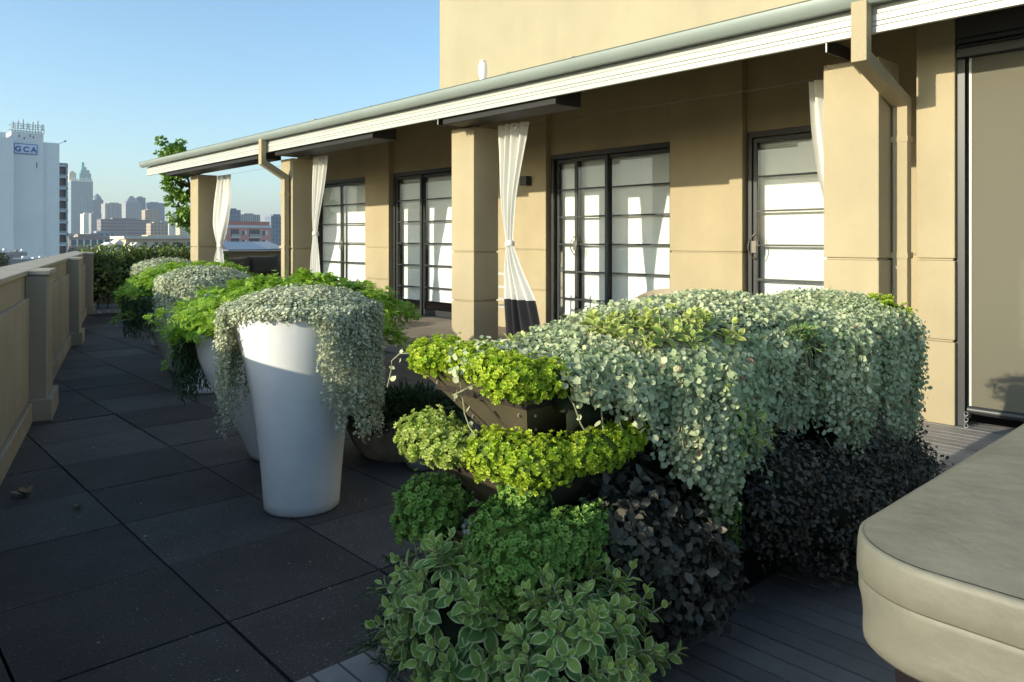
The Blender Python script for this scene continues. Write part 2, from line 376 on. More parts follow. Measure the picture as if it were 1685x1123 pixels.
# the cut row against the deck
for i in range(-4, 7):
    x = 1.14 + TS*i
    if i == -4: me_c = MB().box(.007, TS - .007, 0.0, 2.83 - 2.19 - .004, -.04, -.001).mesh('paver'); me_c.materials.append(TILE)
    if x < 5.4 and x > par_v(2.2) - .9: place('paver', me_c, floor, (x, 2.19, 0))
deck = bpy.data.objects.new('timber_deck', None); COL.objects.link(deck); struct(deck)
pl = MB().box(.003, .092, -2.6, 2.18, .05, .075); plm = pl.mesh('deck_board'); plm.materials.append(DECK)
for k in range(72):
    o = place('deck_board', plm, deck, (-0.62 + .098*k, 0, rnd.uniform(-.0012, .0012)))
for u0 in (-2.0, -1.0, 0.0, 1.0, 2.0): MB().box(-.62, 6.4, u0, u0 + .06, -.045, .048).build('joist', BED, deck)
ver = bpy.data.objects.new('veranda_floor', None); COL.objects.link(ver); struct(ver)
vm = MB().box(.002, .798, .002, .798, -.11, 0).mesh('paving_slab'); vm.materials.append(SLAB)
for i in range(4):
    for j in range(21): place('paving_slab', vm, ver, (5.46 + .8*i, 2.2 + .8*j, .075 + rnd.uniform(-.001, .001)))
grav = MB().box(3.2, 8.2, 16.45, 18.62, -.04, .012).build('gravel_bed', GRAVEL); grav['kind'] = 'stuff'
P = np.column_stack([rng.uniform(3.5, 6.8, 1500), 16.45 + rng.uniform(0, 1, 1500)**1.6*.8, rng.uniform(.01, .03, 1500)])
T_OCT = ([(1,0,0),(-1,0,0),(0,1,0),(0,-1,0),(0,0,.7),(0,0,-.7)], [(0,2,4),(2,1,4),(1,3,4),(3,0,4),(2,0,5),(1,2,5),(3,1,5),(0,3,5)])
pb = cloud('gravel', T_OCT, P, unit(rng.normal(size=(1500,3))), rng.normal(size=(1500,3)), rng.uniform(.012, .03, 1500), rng.random(1500), PEBBLE, None)

# ------------------------------------------------------------ parapets
dirp = Vector((PSL, 1, 0)).normalized(); nin = Vector((1, -PSL, 0)).normalized()
def par_box(mb, s0, s1, a0, a1, z0, z1):
    """box in the left parapet's own axes: s along it, a out of its inner face"""
    o = Vector((PAR_A[0], PAR_A[1], 0)); k = math.sqrt(1 + PSL*PSL)
    def p(s, a, z): q = o + dirp*((s - PAR_A[1])*k) + nin*a; return (q.x, q.y, z)
    return mb.hexa([p(s0,a1,z0), p(s1,a1,z0), p(s1,a0,z0), p(s0,a0,z0), p(s0,a1,z1), p(s1,a1,z1), p(s1,a0,z1), p(s0,a0,z1)][::1])
par = thing('parapet_wall', 'long rendered parapet with panels and pilasters along the paved terrace', 'parapet', (0,0,0))
par_box(MB(), -4, 18.7, -.24, 0, -.4, 1.165).build('wall', PARAM, par)
par_box(MB(), -4, 18.95, -.30, .022, 1.167, 1.205).build('coping', COPING, par, bevel=.008)
for s0, s1 in ((-3.6, 2.3), (2.95, 7.05), (7.63, 11.75), (12.33, 16.45), (17.03, 18.6)):
    par_box(MB(), s0, s1, .001, .032, .17, .985).build('panel', PARAM, par, bevel=.006)
    par_box(MB(), s0, s1, .001, .055, -.02, .15).build('skirting', PARAM, par, bevel=.006)
for s0 in (2.35, 7.05, 11.75, 16.45):
    p1 = par_box(MB(), s0, s0 + .58, .001, .15, -.02, 1.166).build('pilaster', PARAM, par, bevel=.006)
    par_box(MB(), s0 - .03, s0 + .61, .002, .19, -.015, .17).build('plinth', PARAM, p1, bevel=.006)
    par_box(MB(), s0 - .015, s0 + .595, .024, .175, 1.168, 1.206).build('cap', COPING, p1, bevel=.006)
par2 = thing('parapet_wall', 'low tan parapet across the far end behind the hedge and sofa', 'parapet', (0,0,0))
MB().box(4.15, 15, 18.72, 18.98, -.4, 1.135).build('wall', BEIGE, par2)
MB().box(4.3, 15, 18.66, 19.03, 1.137, 1.18).build('coping', COPING, par2, bevel=.008)

# ------------------------------------------------------------ the house
house = thing('house', 'beige rendered penthouse with a pillared veranda and charcoal glazed doors', 'house')
VF = 5.85                                                          # front plane of the pillars
VW = 7.95                                                          # face of the wall piers
def pillar(name, u0, u1, v0, v1, ztop, parent, z0=.075):
    pm = MB(); e = .016
    for a, b in ((z0, .690), (.708, 1.296), (1.314, ztop)): pm.box(v0, v1, u0, u1, a, b)
    for a, b in ((.690, .708), (1.296, 1.314)): pm.box(v0 + e, v1 - e, u0 + e, u1 - e, a, b)
    return pm.build(name, BEIGE, parent, bevel=.006)
for u0, u1 in ((2.286, 2.709), (7.037, 7.474), (11.795, 12.23), (16.09, 16.53)):
    pillar('pillar', u0, u1, VF, VF + .40, 2.83, house)
pillar('pillar', 1.869, 2.135, 6.17, 6.55, 3.35, house)
MB().box(6.56, 7.9, 1.95, 2.13, .08, 3.4).build('cross_wall', BEIGE, house)
# wall piers and what is between them
PIERS = [(15.25, 15.8), (12.09, 12.93), (7.89, 9.9), (4.65, 5.67), (2.2, 3.1)]
for u0, u1 in PIERS: pillar('pier', u0, u1, VW, VW + .30, 4.0, house)
BAYS = [(12.93, 15.25), (9.9, 12.09), (5.67, 7.89), (3.1, 4.65)]
for u0, u1 in BAYS: MB().box(VW + .10, VW + .30, u0 + .001, u1 - .001, 2.72, 4.0).build('lintel_wall', BEIGE, house)
MB().box(VW + .31, 15.5, 15.6, 15.78, 0, 4.2).build('end_wall', BEIGE, house)
MB().box(VW + .02, VW + .30, -4, 1.9, 2.72, 4.0).build('lintel_wall', BEIGE, house)
# roof, ceiling, upper storey
V_F = 5.45
MB().hexa([(V_F+.04,-4,3.13),(9.6,-4,4.13),(9.6,18.12,4.13),(V_F+.04,18.12,3.13),(V_F+.04,-4,3.17),(9.6,-4,4.17),(9.6,18.12,4.17),(V_F+.04,18.12,3.17)]).build('roof', ROOFM, house)
MB().hexa([(V_F+.05,-4,3.08),(9.45,-4,4.02),(9.45,18.1,4.02),(V_F+.05,18.1,3.08),(V_F+.05,-4,3.12),(9.45,-4,4.06),(9.45,18.1,4.06),(V_F+.05,18.1,3.12)]).build('ceiling', mat('brown_soffit_paint', (.50,.44,.31), .85, .05, 2, spec=.2), house)
for z_0, z_1, o_ in ((2.905, 2.952, 0), (2.955, 2.985, .002), (2.988, 3.036, .001)): MB().box(V_F + o_, V_F + .035, -4, 18.13, z_0, z_1).build('fascia_board', WHITEMETAL, house, bevel=.003)
MB().box(V_F + .010, V_F + .037, -4, 18.13, 3.04, 3.10).build('fascia_board', WHITEMETAL, house, bevel=.004)
g = MB(); prof = [(.0,.10),(-.005,.015),(-.03,0),(-.08,.0),(-.115,.03),(-.13,.075),(-.13,.1),(-.14,.107),(-.122,.11),(-.118,.08),(-.105,.04),(-.075,.012),(-.03,.012),(-.012,.1)]
g.rings([[(V_F - .004 + x, u, 3.095 + z) for x, z in prof] for u in (-4, 18.25)], True, True)
gut = g.build('gutter', GUTTER, house, smooth=35)
for u in (1.3, 4.9, 8.5, 12.9, 16.0):
    MB().box(V_F - .143, V_F - .002, u, u + .02, 3.205, 3.212).build('gutter_strap', GUTTER, gut)
up = MB().box(9.55, 18, -6, 12.6, 3.4, 9.5).build('upper_wall', BEIGE2, house)
MB().box(VW + .3, 15.5, -4, 15.6, 4.0, 4.03).build('ceiling_slab', INTERIOR, house)
MB().box(VW + .12, 15.5, -4, 15.6, -.03, .06).build('interior_floor', WOODFLOOR, house)
MB().box(11.2, 11.3, -4, 15.6, .06, 4.0).build('interior_wall', INTERIOR, house)
vent = MB().lathe([(.062,0),(.062,.95),(.082,1.0),(.082,1.16),(.07,1.2),(.06,1.215),(.06,1.26),(0.001,1.265)], (9.0, 10.56, 3.5), 20).build('vent_pipe', POTW, house, smooth=40)
for a in (-2.6, -2.0): MB().lathe([(.011,0),(.011,.02)], (9.0 + .056*math.cos(a), 10.56 + .056*math.sin(a), 4.73), 8, True, True).build('vent_hole', BLACKMETAL, vent)
# dark awning boxes in the eaves, brackets at the pillars
for u0, u1 in ((12.3, 17.0), (8.76, 11.72), (5.32, 7.2)):
    MB().box(5.50, 5.89, u0, u1, 2.834, 3.06).build('awning_box', DARKBOX, house, bevel=.006)
for u in (2.50, 7.23): 
    b = MB().box(5.46, 6.1, u, u + .008, 2.834, 2.93); b.box(5.46, 5.50, u - .05, u + .05, 2.92, 2.93); b.build('bracket', DARKBOX, house)  # plate coloured black for the shade on its side
    MB().box(5.452, 5.459, u - .001, u + .009, 2.834, 2.90).build('bracket_lit_edge', WHITEMETAL, house)  # sunlit front edge of the plate, put in as a pale strip
def downpipe(u0, u1, vlow, name='downpipe'):
    p = MB(); w = u1 - u0; a = 5.336; t = .085
    # an outlet box at the gutter, an offset under the eaves, the long leg down
    prof = [(a, 3.12), (a, 2.71), (vlow, 2.50), (vlow, .09)]
    def loop(v, z, dv, dz): return [(v, u0, z), (v, u1, z), (v + dv, u1, z + dz), (v + dv, u0, z + dz)]
    p.rings([loop(a, 3.13, t, 0), loop(a, 2.70, t, .07), loop(vlow, 2.47, t, .07), loop(vlow, .09, t, 0)])
    o = p.build(name, BEIGE, house, bevel=.004)
    for z in (2.2, 1.31, .5): MB().box(vlow - .004, vlow + t + .02, u0 - .004, u1 + .07, z, z + .045).build('pipe_strap', BEIGE, o)
    return o
downpipe(2.167, 2.275, 6.08)
downpipe(11.87, 11.98, 5.74)
MB().box(5.87, 5.93, 12.235, 12.27, 2.02, 2.16).build('wall_light', BLACKMETAL, house)
MB().box(7.83, 7.949, 8.19, 8.33, 2.28, 2.42).build('wall_light', BLACKMETAL, house, bevel=.01)
wire = MB().tube([(6.06, 2.7, 2.775), (6.06, 7.04, 2.78)], .0018, 5); wire.tube([(6.06, 7.47, 2.78), (6.06, 11.8, 2.78)], .0018, 5); wire.tube([(6.06, 12.2, 2.775), (6.06, 16.1, 2.77)], .0018, 5)
wire.build('curtain_wire', BLACKMETAL, house)

GL = glassmat()
def door(u0, u1, leaves, panes_at=None, handle=None, blind=True, name='sliding_door', z0=.09, z1=2.70, vo=VW + .12, rows=6):
    """charcoal aluminium doors: outer frame with each leaf's stiles, bars, panes and a white roller blind behind"""
    fr = MB(); t = .055
    fr.box(vo - .03, vo + .09, u0 + .003, u1 - .003, z1 - .05, z1 + .018); fr.box(vo - .03, vo + .09, u0 + .003, u0 + .05, z0, z1 - .052); fr.box(vo - .03, vo + .09, u1 - .05, u1 - .003, z0, z1 - .052)
    fr.box(vo - .05, vo + .09, u0 + .003, u1 - .003, z0 - .03, z0 - .001)
    root = fr.build(name, BLACKMETAL, house, bevel=.003)
    n = len(leaves)
    for i, (a, b, off) in enumerate(leaves):
        v = vo + off; lf = MB(); s = .05
        lf.box(v, v + .035, a, a + s, z0, z1 - .06); lf.box(v, v + .035, b - s, b, z0, z1 - .06)
        lf.box(v, v + .035, a + s, b - s, z1 - .11, z1 - .06); lf.box(v, v + .035, a + s, b - s, z0, z0 + .10)
        lf.build('leaf_frame', BLACKMETAL, root, bevel=.003)
        H0, H1 = z0 + .10, z1 - .11; ph = (H1 - H0)/rows
        for r in range(rows):
            MB().box(v + .014, v + .020, a + s + .001, b - s - .001, H0 + r*ph + .012, H0 + (r+1)*ph - .012).build('pane', GL, root)
            if r: MB().box(v + .002, v + .033, a + s + .001, b - s - .001, H0 + r*ph - .0115, H0 + r*ph + .0115).build('glazing_bar', BLACKMETAL, root)
        if handle is not None and i == handle[0]:
            uu = a + .026 if handle[1] < 0 else b - .026
            hp = MB()
            for sg in (-1, 1):
                pts = [(v - .004 - .05*math.sin(t_*PI), uu + sg*.06*math.sin(t_*PI)**.6, 1.22 + .30*t_) for t_ in np.linspace(0, 1, 9)]
                hp.tube(pts, .008, 8)
            hp.box(v - .03, v + .001, uu - .028, uu + .028, 1.30, 1.44)
            hp.build('handle', mat('brushed_handle', (.16,.15,.13), .4, .05, 10, metal=.6), root, smooth=40)
    if blind:
        for (a, b, off) in leaves:
            v = vo + .135 + off*.4
            MB().box(v, v + .004, a + .10, b - .02, .36, z1 - .09).build('roller_blind', WHITEPAINT, root)
            MB().box(v - .006, v + .010, a + .10, b - .02, .335, .36).build('blind_weight_bar', WHITEPAINT, root)
    return root
door(12.95, 15.2, [(13.0, 14.1, .0), (14.05, 15.15, .04)], handle=(1, -1))
door(9.92, 12.07, [(9.97, 11.22, .04), (11.2, 12.02, .0)])
door(5.69, 7.87, [(5.74, 6.86, .04), (6.80, 7.42, .0), (7.40, 7.82, .04)], handle=(1, 1))
door(3.12, 4.63, [(3.17, 4.58, .0)], handle=(0, 1))
door(-3.9, 1.85, [(-3.85, -2.4, .0), (-2.4, -.95, .04), (-.95, .45, .0), (.45, 1.8, .04)])

# ------------------------------------------------------------ outdoor roller blind at the right
rb = thing('outdoor_blind', 'large taupe mesh roller blind hanging down to the deck beside the downpipe', 'blind', (6.22, 1.82, .0))
rb.location = (0,0,0)
MB().box(6.235, 6.239, -2.6, 1.775, .22, 2.80).build('screen', SCREEN, rb)
MB().box(6.230, 6.242, 1.776, 1.792, .22, 2.80).build('edge_strip', WHITEMETAL, rb)
bb = MB().lathe([(.03,0),(.03,4.36)], (0,0,0), 14, True, True).build('bottom_bar', BLACKMETAL, rb, smooth=40)
bb.rotation_euler = (R(90),0,0); bb.location = (6.237, 1.80, .2)
cs = MB().box(6.175, 6.36, -2.6, 1.868, 2.79, 2.865); cs.box(6.19, 6.36, -2.6, 1.868, 2.867, 2.89); cs.box(6.165, 6.36, -2.6, 1.868, 2.892, 2.93); cs.box(6.18, 6.36, -2.6, 1.868, 2.932, 3.3)
cs.build('cassette', BLACKMETAL, rb, bevel=.01)
MB().box(6.21, 6.27, 1.815, 1.866, .08, 2.785).build('side_track', BLACKMETAL, rb)
ch = MB()
for k in range(5):
    z = .175 - .022*k; c0 = Vector((6.19, 1.80 + .004*(k % 2), z)); r_ = .014
    ch.tube([(c0.x + (r_*math.cos(a) if k % 2 else 0), c0.y + (0 if k % 2 else r_*math.cos(a)), c0.z + r_*math.sin(a)) for a in np.linspace(0, 2*PI, 9)], .0035, 5)
ch.build('tie_down_chain', STEEL, rb)

# ------------------------------------------------------------ curtains
def curtain(label, prof, v, hem, tie_z, seed, pleats=4):
    """prof: (z, u_centre, half_width); cloth gathered by a tie; black band from hem down"""
    t = thing('curtain', label, 'curtain', (v, prof[0][1], 2.8), 'tied white curtains between the pillars')
    t.location = (0,0,0)
    zs = np.linspace(prof[0][0], prof[-1][0], 70); pz = np.array([p[0] for p in prof])[::-1]
    uc = np.interp(zs, pz, np.array([p[1] for p in prof])[::-1]); hw = np.interp(zs, pz, np.array([p[2] for p in prof])[::-1])
    for _ in range(2):
        uc[1:-1] = (uc[:-2] + 2*uc[1:-1] + uc[2:])/4; hw[1:-1] = (hw[:-2] + 2*hw[1:-1] + hw[2:])/4
    nx = 64
    def sheet(sel, m, name, off=0.0):
        mb = MB(); vs = []; idx = np.where(sel)[0]
        for i in idx:
            gather = min(1.0, .05/max(hw[i], .02))
            for k in range(nx + 1):
                x = -1 + 2*k/nx
                a = (.010 + .055*min(1, hw[i]*4)*(.5 + .5*gather))*min(1, 1.2*hw[i]/.12)
                d = a*math.sin(pleats*PI*x + seed + .5*math.sin(2.2*zs[i] + seed)) + .4*a*math.sin(2.6*pleats*x + 2*seed) + (1 - x*x)*-.03*gather
                vs.append((v + d + off, uc[i] + hw[i]*(x + .05*math.sin(5*x + seed + zs[i]*3)), zs[i]))
        n = len(idx); fs = [(i*(nx+1)+k, i*(nx+1)+k+1, (i+1)*(nx+1)+k+1, (i+1)*(nx+1)+k) for i in range(n-1) for k in range(nx)]
        mb.add(vs, fs); return mb.build(name, m, t, smooth=True)
    sheet(zs > hem, CURTAIN, 'cloth')
    if (zs <= hem).any(): sheet(zs <= hem + .03, BLACKCLOTH, 'hem_band', -.002)
    ui = float(np.interp(-tie_z, -zs, uc)); h = float(np.interp(-tie_z, -zs, hw)) + .008
    tb = MB(); rr = []
    for dz in (-.03, -.01, .012, .03):
        rr.append([(v + .052*math.sin(a), ui + h*math.cos(a), tie_z + dz + .01*math.sin(a*2)) for a in np.linspace(0, 2*PI, 17)[:-1]])
    tb.rings(rr, False, False); tb.build('tie', CURTAIN, t, smooth=True)
    topu, toph = prof[0][1], prof[0][2]
    for s_ in (-.55,):
        e = MB().lathe([(.012,0),(.024,.002),(.024,.006),(.012,.008)], (0,0,0), 14).build('eyelet', STEEL, t)
        e.rotation_euler = (0, R(-90), 0); e.location = (v - .045, topu + s_*toph*.6, prof[0][0] - .05)
    return t
curtain('tied white curtain with black hem by the middle pillar near the open door', [(2.83,6.56,.245),(2.5,6.58,.20),(2.0,6.63,.135),(1.6,6.63,.075),(1.40,6.62,.05),(1.1,6.56,.13),(.75,6.46,.24),(.12,6.35,.33)], 6.06, .72, 1.41, .4)
curtain('narrow tied white curtain beside the pillar with the downpipe', [(2.82,11.22,.20),(2.3,11.30,.16),(1.8,11.38,.085),(1.55,11.40,.05),(1.2,11.40,.10),(.6,11.4,.16),(.12,11.4,.2)], 6.06, .5, 1.56, 1.3)
curtain('full white curtain tied low at the farthest pillar against the sky', [(2.77,15.22,.26),(2.2,15.36,.40),(1.8,15.46,.36),(1.45,15.45,.15),(1.32,15.46,.06),(1.1,15.5,.16),(.6,15.5,.22),(.12,15.5,.24)], 6.06, .5, 1.33, 2.2)
curtain('white curtain half hidden behind the big near pillar', [(2.82,2.84,.21),(2.4,2.83,.18),(2.0,2.81,.14),(1.7,2.79,.09),(1.5,2.77,.055),(1.2,2.77,.1),(.5,2.75,.2),(.12,2.75,.22)], 6.30, .5, 1.56, 3.1)

# ------------------------------------------------------------ furniture on the veranda
ch = thing('lounge_chair', 'beige rounded chair back peeping over the silver foliage', 'chair', (6.95, 5.16, .0))
bk = MB(); rr = []
for i in range(13):
    a = -1.2 + 2.4*i/12; rr.append([(.30*math.cos(a)+.02*math.cos(a), .36*math.sin(a), .25), (.33*math.cos(a), .38*math.sin(a), .88 - .10*(a/1.2)**2), (.30*math.cos(a), .35*math.sin(a), .89 - .10*(a/1.2)**2), (.27*math.cos(a), .33*math.sin(a), .25)])
bk.rings(rr); bk.build('backrest', WICKER, ch, smooth=50)
MB().lathe([(.30,0),(.31,.05),(.28,.10)], (0,0,.34), 24, True, True).build('seat', WICKER, ch, smooth=40)
for a in (.8, 2.3, 3.9, 5.4): MB().tube([(.24*math.cos(a), .24*math.sin(a), .35), (.28*math.cos(a), .28*math.sin(a), 0)], .014, 8).build('leg', BLACKMETAL, ch)
dc = thing('slatted_chair', 'pale metal chair with ladder back between the pillar and the curtain', 'chair', (6.9, 7.72, .075))
for s in (-.2, .2): MB().tube([(.0, s, 0), (-.02, s, .45), (-.10, s, .98)], .014, 8).build('back_post', WHITEMETAL, dc); MB().tube([(.42, s, 0), (.40, s, .44)], .014, 8).build('leg', WHITEMETAL, dc)
for z in (.55, .72, .90): MB().box(-.095 + (.9-z)*.2, -.08 + (.9-z)*.2, -.2, .2, z, z + .035).build('back_slat', WHITEMETAL, dc)
MB().box(-.03, .43, -.22, .22, .44, .47).build('seat', WHITEMETAL, dc, bevel=.008)
so = thing('garden_sofa', 'low dark garden sofa with slatted arms against the far parapet', 'sofa', (8.35, 18.0, .075))
MB().box(-.95, .95, -.35, .40, .22, .40).build('seat', BLACKCLOTH, so, bevel=.04)
MB().box(-.95, .95, .42, .50, .1, .86).build('backrest', WICKER, so, bevel=.02)
for x in (-1.02, .96): MB().box(x, x + .06, -.38, .5, .0, .62).build('arm', WICKER, so, bevel=.015)
for x in (-.98, .92):
    for y in (-.36, .42): MB().box(x, x + .05, y, y + .05, 0, .21).build('leg', WICKER, so)
def cushion(x, y, z, w, h, lean, rz, label):
    mb = MB(); rings = []
    n = 14
    vs = []; 
    for sgn in (1, -1):
        for i in range(n + 1):
            for j in range(n + 1):
                a, b = -1 + 2*i/n, -1 + 2*j/n
                th = .11*max(0, (1 - a**4)*(1 - b**4))**.5
                pin = 1 - .10*(1 - abs(b))*abs(a)**3; pin2 = 1 - .10*(1 - abs(a))*abs(b)**3
                vs.append((a*w*pin, sgn*th, b*h*pin2))
    m = (n+1)**2; fs = []
    for s in (0, 1):
        for i in range(n):
            for j in range(n):
                q = [s*m + i*(n+1) + j, s*m + (i+1)*(n+1) + j, s*m + (i+1)*(n+1) + j + 1, s*m + i*(n+1) + j + 1]; fs.append(tuple(q if s else q[::-1]))
    mb.add(vs, fs); o = mb.build('cushion', DARKCUSH, None, smooth=True); o.location = (x, y, z); o.rotation_euler = (R(lean), 0, R(rz)); tag(o, label, 'cushion', 'dark cushions on the far sofa')
cushion(8.30, 18.27, .80, .43, .27, -16, 4, 'charcoal cushion nearest the downpipe on the far sofa')
cushion(7.55, 18.25, .79, .36, .27, -20, -14, 'charcoal cushion leaning behind the fern top on the far sofa')

# ------------------------------------------------------------ tall white pots
PA, PB, PC, PD, PE = (1.94, 3.80), (2.38, 4.78), (2.736, 7.35), (3.12, 8.62), (3.54, 10.9)
def tall_pot(c, label, s=1.0):
    t = thing('tall_pot', label, 'planter', (c[0], c[1], 0), 'white pots along the terrace')
    prof = [(.188,0),(.200,.012),(.203,.06),(.21,.16),(.222,.30),(.240,.46),(.262,.60),(.290,.74),(.322,.88),(.350,.99),(.362,1.05),(.368,1.078),(.362,1.088),(.350,1.086),(.338,1.05),(.30,.95)]
    MB().lathe([(r*s, z*s) for r, z in prof], (0,0,0), 64).build('body', POTW, t, smooth=50)
    MB().lathe([(.345*s, .0),(.2*s,.04),(.001,.06)], (0,0,1.03*s), 32, True, False).build('soil', SOIL, t, smooth=True)
    return t
def bowl_pot(c, label, s=1.0):
    t = thing('goblet_pot', label, 'planter', (c[0], c[1], 0), 'white pots along the terrace')
    prof = [(.26,0),(.285,.012),(.30,.05),(.335,.14),(.40,.27),(.48,.41),(.555,.55),(.605,.68),(.628,.79),(.632,.845),(.622,.86),(.605,.855),(.59,.80)]
    MB().lathe([(r*s, z*s) for r, z in prof], (0,0,0), 64).build('body', POTW, t, smooth=50)
    MB().lathe([(.60*s, 0),(.3*s,.05),(.001,.08)], (0,0,.79*s), 32, True, False).build('soil', SOIL, t, smooth=True)
    return t
tall_pot(PA, 'tall white flared pot nearest the camera with silver foliage spilling over')
tall_pot(PC, 'middle tall white pot of the row, silver foliage capping its rim')
tall_pot(PE, 'farthest tall white pot near the hedge, mostly under silver foliage')
bowl_pot(PB, 'wide white goblet pot directly behind the nearest tall pot')
bowl_pot(PD, 'wide white goblet pot hidden under ferns behind the middle pot')

def strands_pot(c, n, length, rim=.365, zr=1.075, leaf=.0088, step=.011, seed=0, dome=.10):
    """trailing stems: start in the pot, run over the rim, hang; returns leaf points, normals"""
    P = []; Nn = []; lines = []
    for _ in range(n):
        ph = rng.uniform(0, 2*PI); L = length(ph)*rng.uniform(.25, 1.0)
        r0 = rim*math.sqrt(rng.uniform(0.02, 1)); bul = rng.uniform(.0, .055)*(.4 if L < .12 else 1); sway = rng.uniform(-.12, .12); w1, w2 = rng.uniform(0, 6, 2)
        d = np.arange(0, (rim - r0) + .04 + L, step); line = []
        for q in d:
            if q < rim - r0:
                r = r0 + q; z = zr + dome*(1 - (r/rim)**2)**.8 + .012*math.sin(9*q + w1) + .02*rng.random(); a = ph; nn = (math.cos(a)*.5*(r/rim), math.sin(a)*.5*(r/rim), .9)
            else:
                e = q - (rim - r0); k = min(1, e/.05); r = rim + .014 + bul*k + .006*math.sin(14*e + w2); z = zr + .02 - max(0, e - .03) ; a = ph + sway*e/rim*1.2 + .02*math.sin(10*e + w1); nn = (math.cos(a), math.sin(a), .35)
            p = (c[0] + r*math.cos(a), c[1] + r*math.sin(a), z)
            P.append(p); Nn.append(nn); line.append(p)
        lines.append(line)
    return np.array(P), np.array(Nn), lines
def dichondra_pot(c, label, length, n, leaf, step, seed):
    t = thing('silver_trailing_plant', label, 'plant', (c[0], c[1], 1.0), 'silver trailing plants in the white pots'); t.location = (0,0,0)
    P, Nn, lines = strands_pot(c, n, length, leaf=leaf, step=step)
    m = len(P); P = P + rng.normal(size=(m,3))*leaf*1.0
    nr = unit(unit(Nn) + rng.normal(size=(m,3))*.55 + np.array([0,0,.25])); tip = rng.normal(size=(m,3))*.7 + np.array([0,0,-1.0])
    cloud('leaves', T_ROUNDS, P, nr, tip, leaf*rng.uniform(.65, 1.25, m), .5 + .28*nz(P, 9, seed) + rng.normal(size=m)*.22, L_DICHS, t)
    sm = MB()
    for l in lines[::6]:
        if len(l) > 6: sm.tube(l[::4] + [l[-1]], .0016, 3)
    sm.build('stems', STEM, t, kind='stuff')
    blob('foliage_core', (c[0], c[1], 1.07), (.345, .345, .085), CORE, t, .08, 3, seed)
    return t
def rel(c, ph):
    """angle of ph seen from the camera: 0 faces the camera, + to the picture's right"""
    a = math.atan2(-c[1], -c[0]); return math.degrees((ph - a + PI) % (2*PI) - PI)
def ramp(x, pts): return float(np.interp(x, [p[0] for p in pts], [p[1] for p in pts]))
lenA = lambda ph: ramp(rel(PA, ph), [(-180,.35),(-130,.55),(-100,.72),(-84,.74),(-74,.42),(-66,.07),(-30,.035),(5,.045),(12,.16),(22,.46),(40,.68),(70,.76),(100,.70),(140,.4),(180,.35)])
lenC = lambda ph: ramp(rel(PC, ph), [(-180,.3),(-100,.45),(-60,.5),(-25,.42),(-12,.28),(2,.08),(30,.05),(60,.08),(90,.2),(180,.3)])
lenE = lambda ph: .45
dichondra_pot(PA, 'silver round-leaved plant trailing in long curtains from the nearest tall pot', lenA, 1150, .0080, .0100, 1)
dichondra_pot(PC, 'silver trailing plant capping the middle tall pot, left side hanging', lenC, 520, .0105, .0145, 2)
dichondra_pot(PE, 'pale silver plant on the farthest tall pot beside the hedge', lenE, 420, .013, .018, 3)

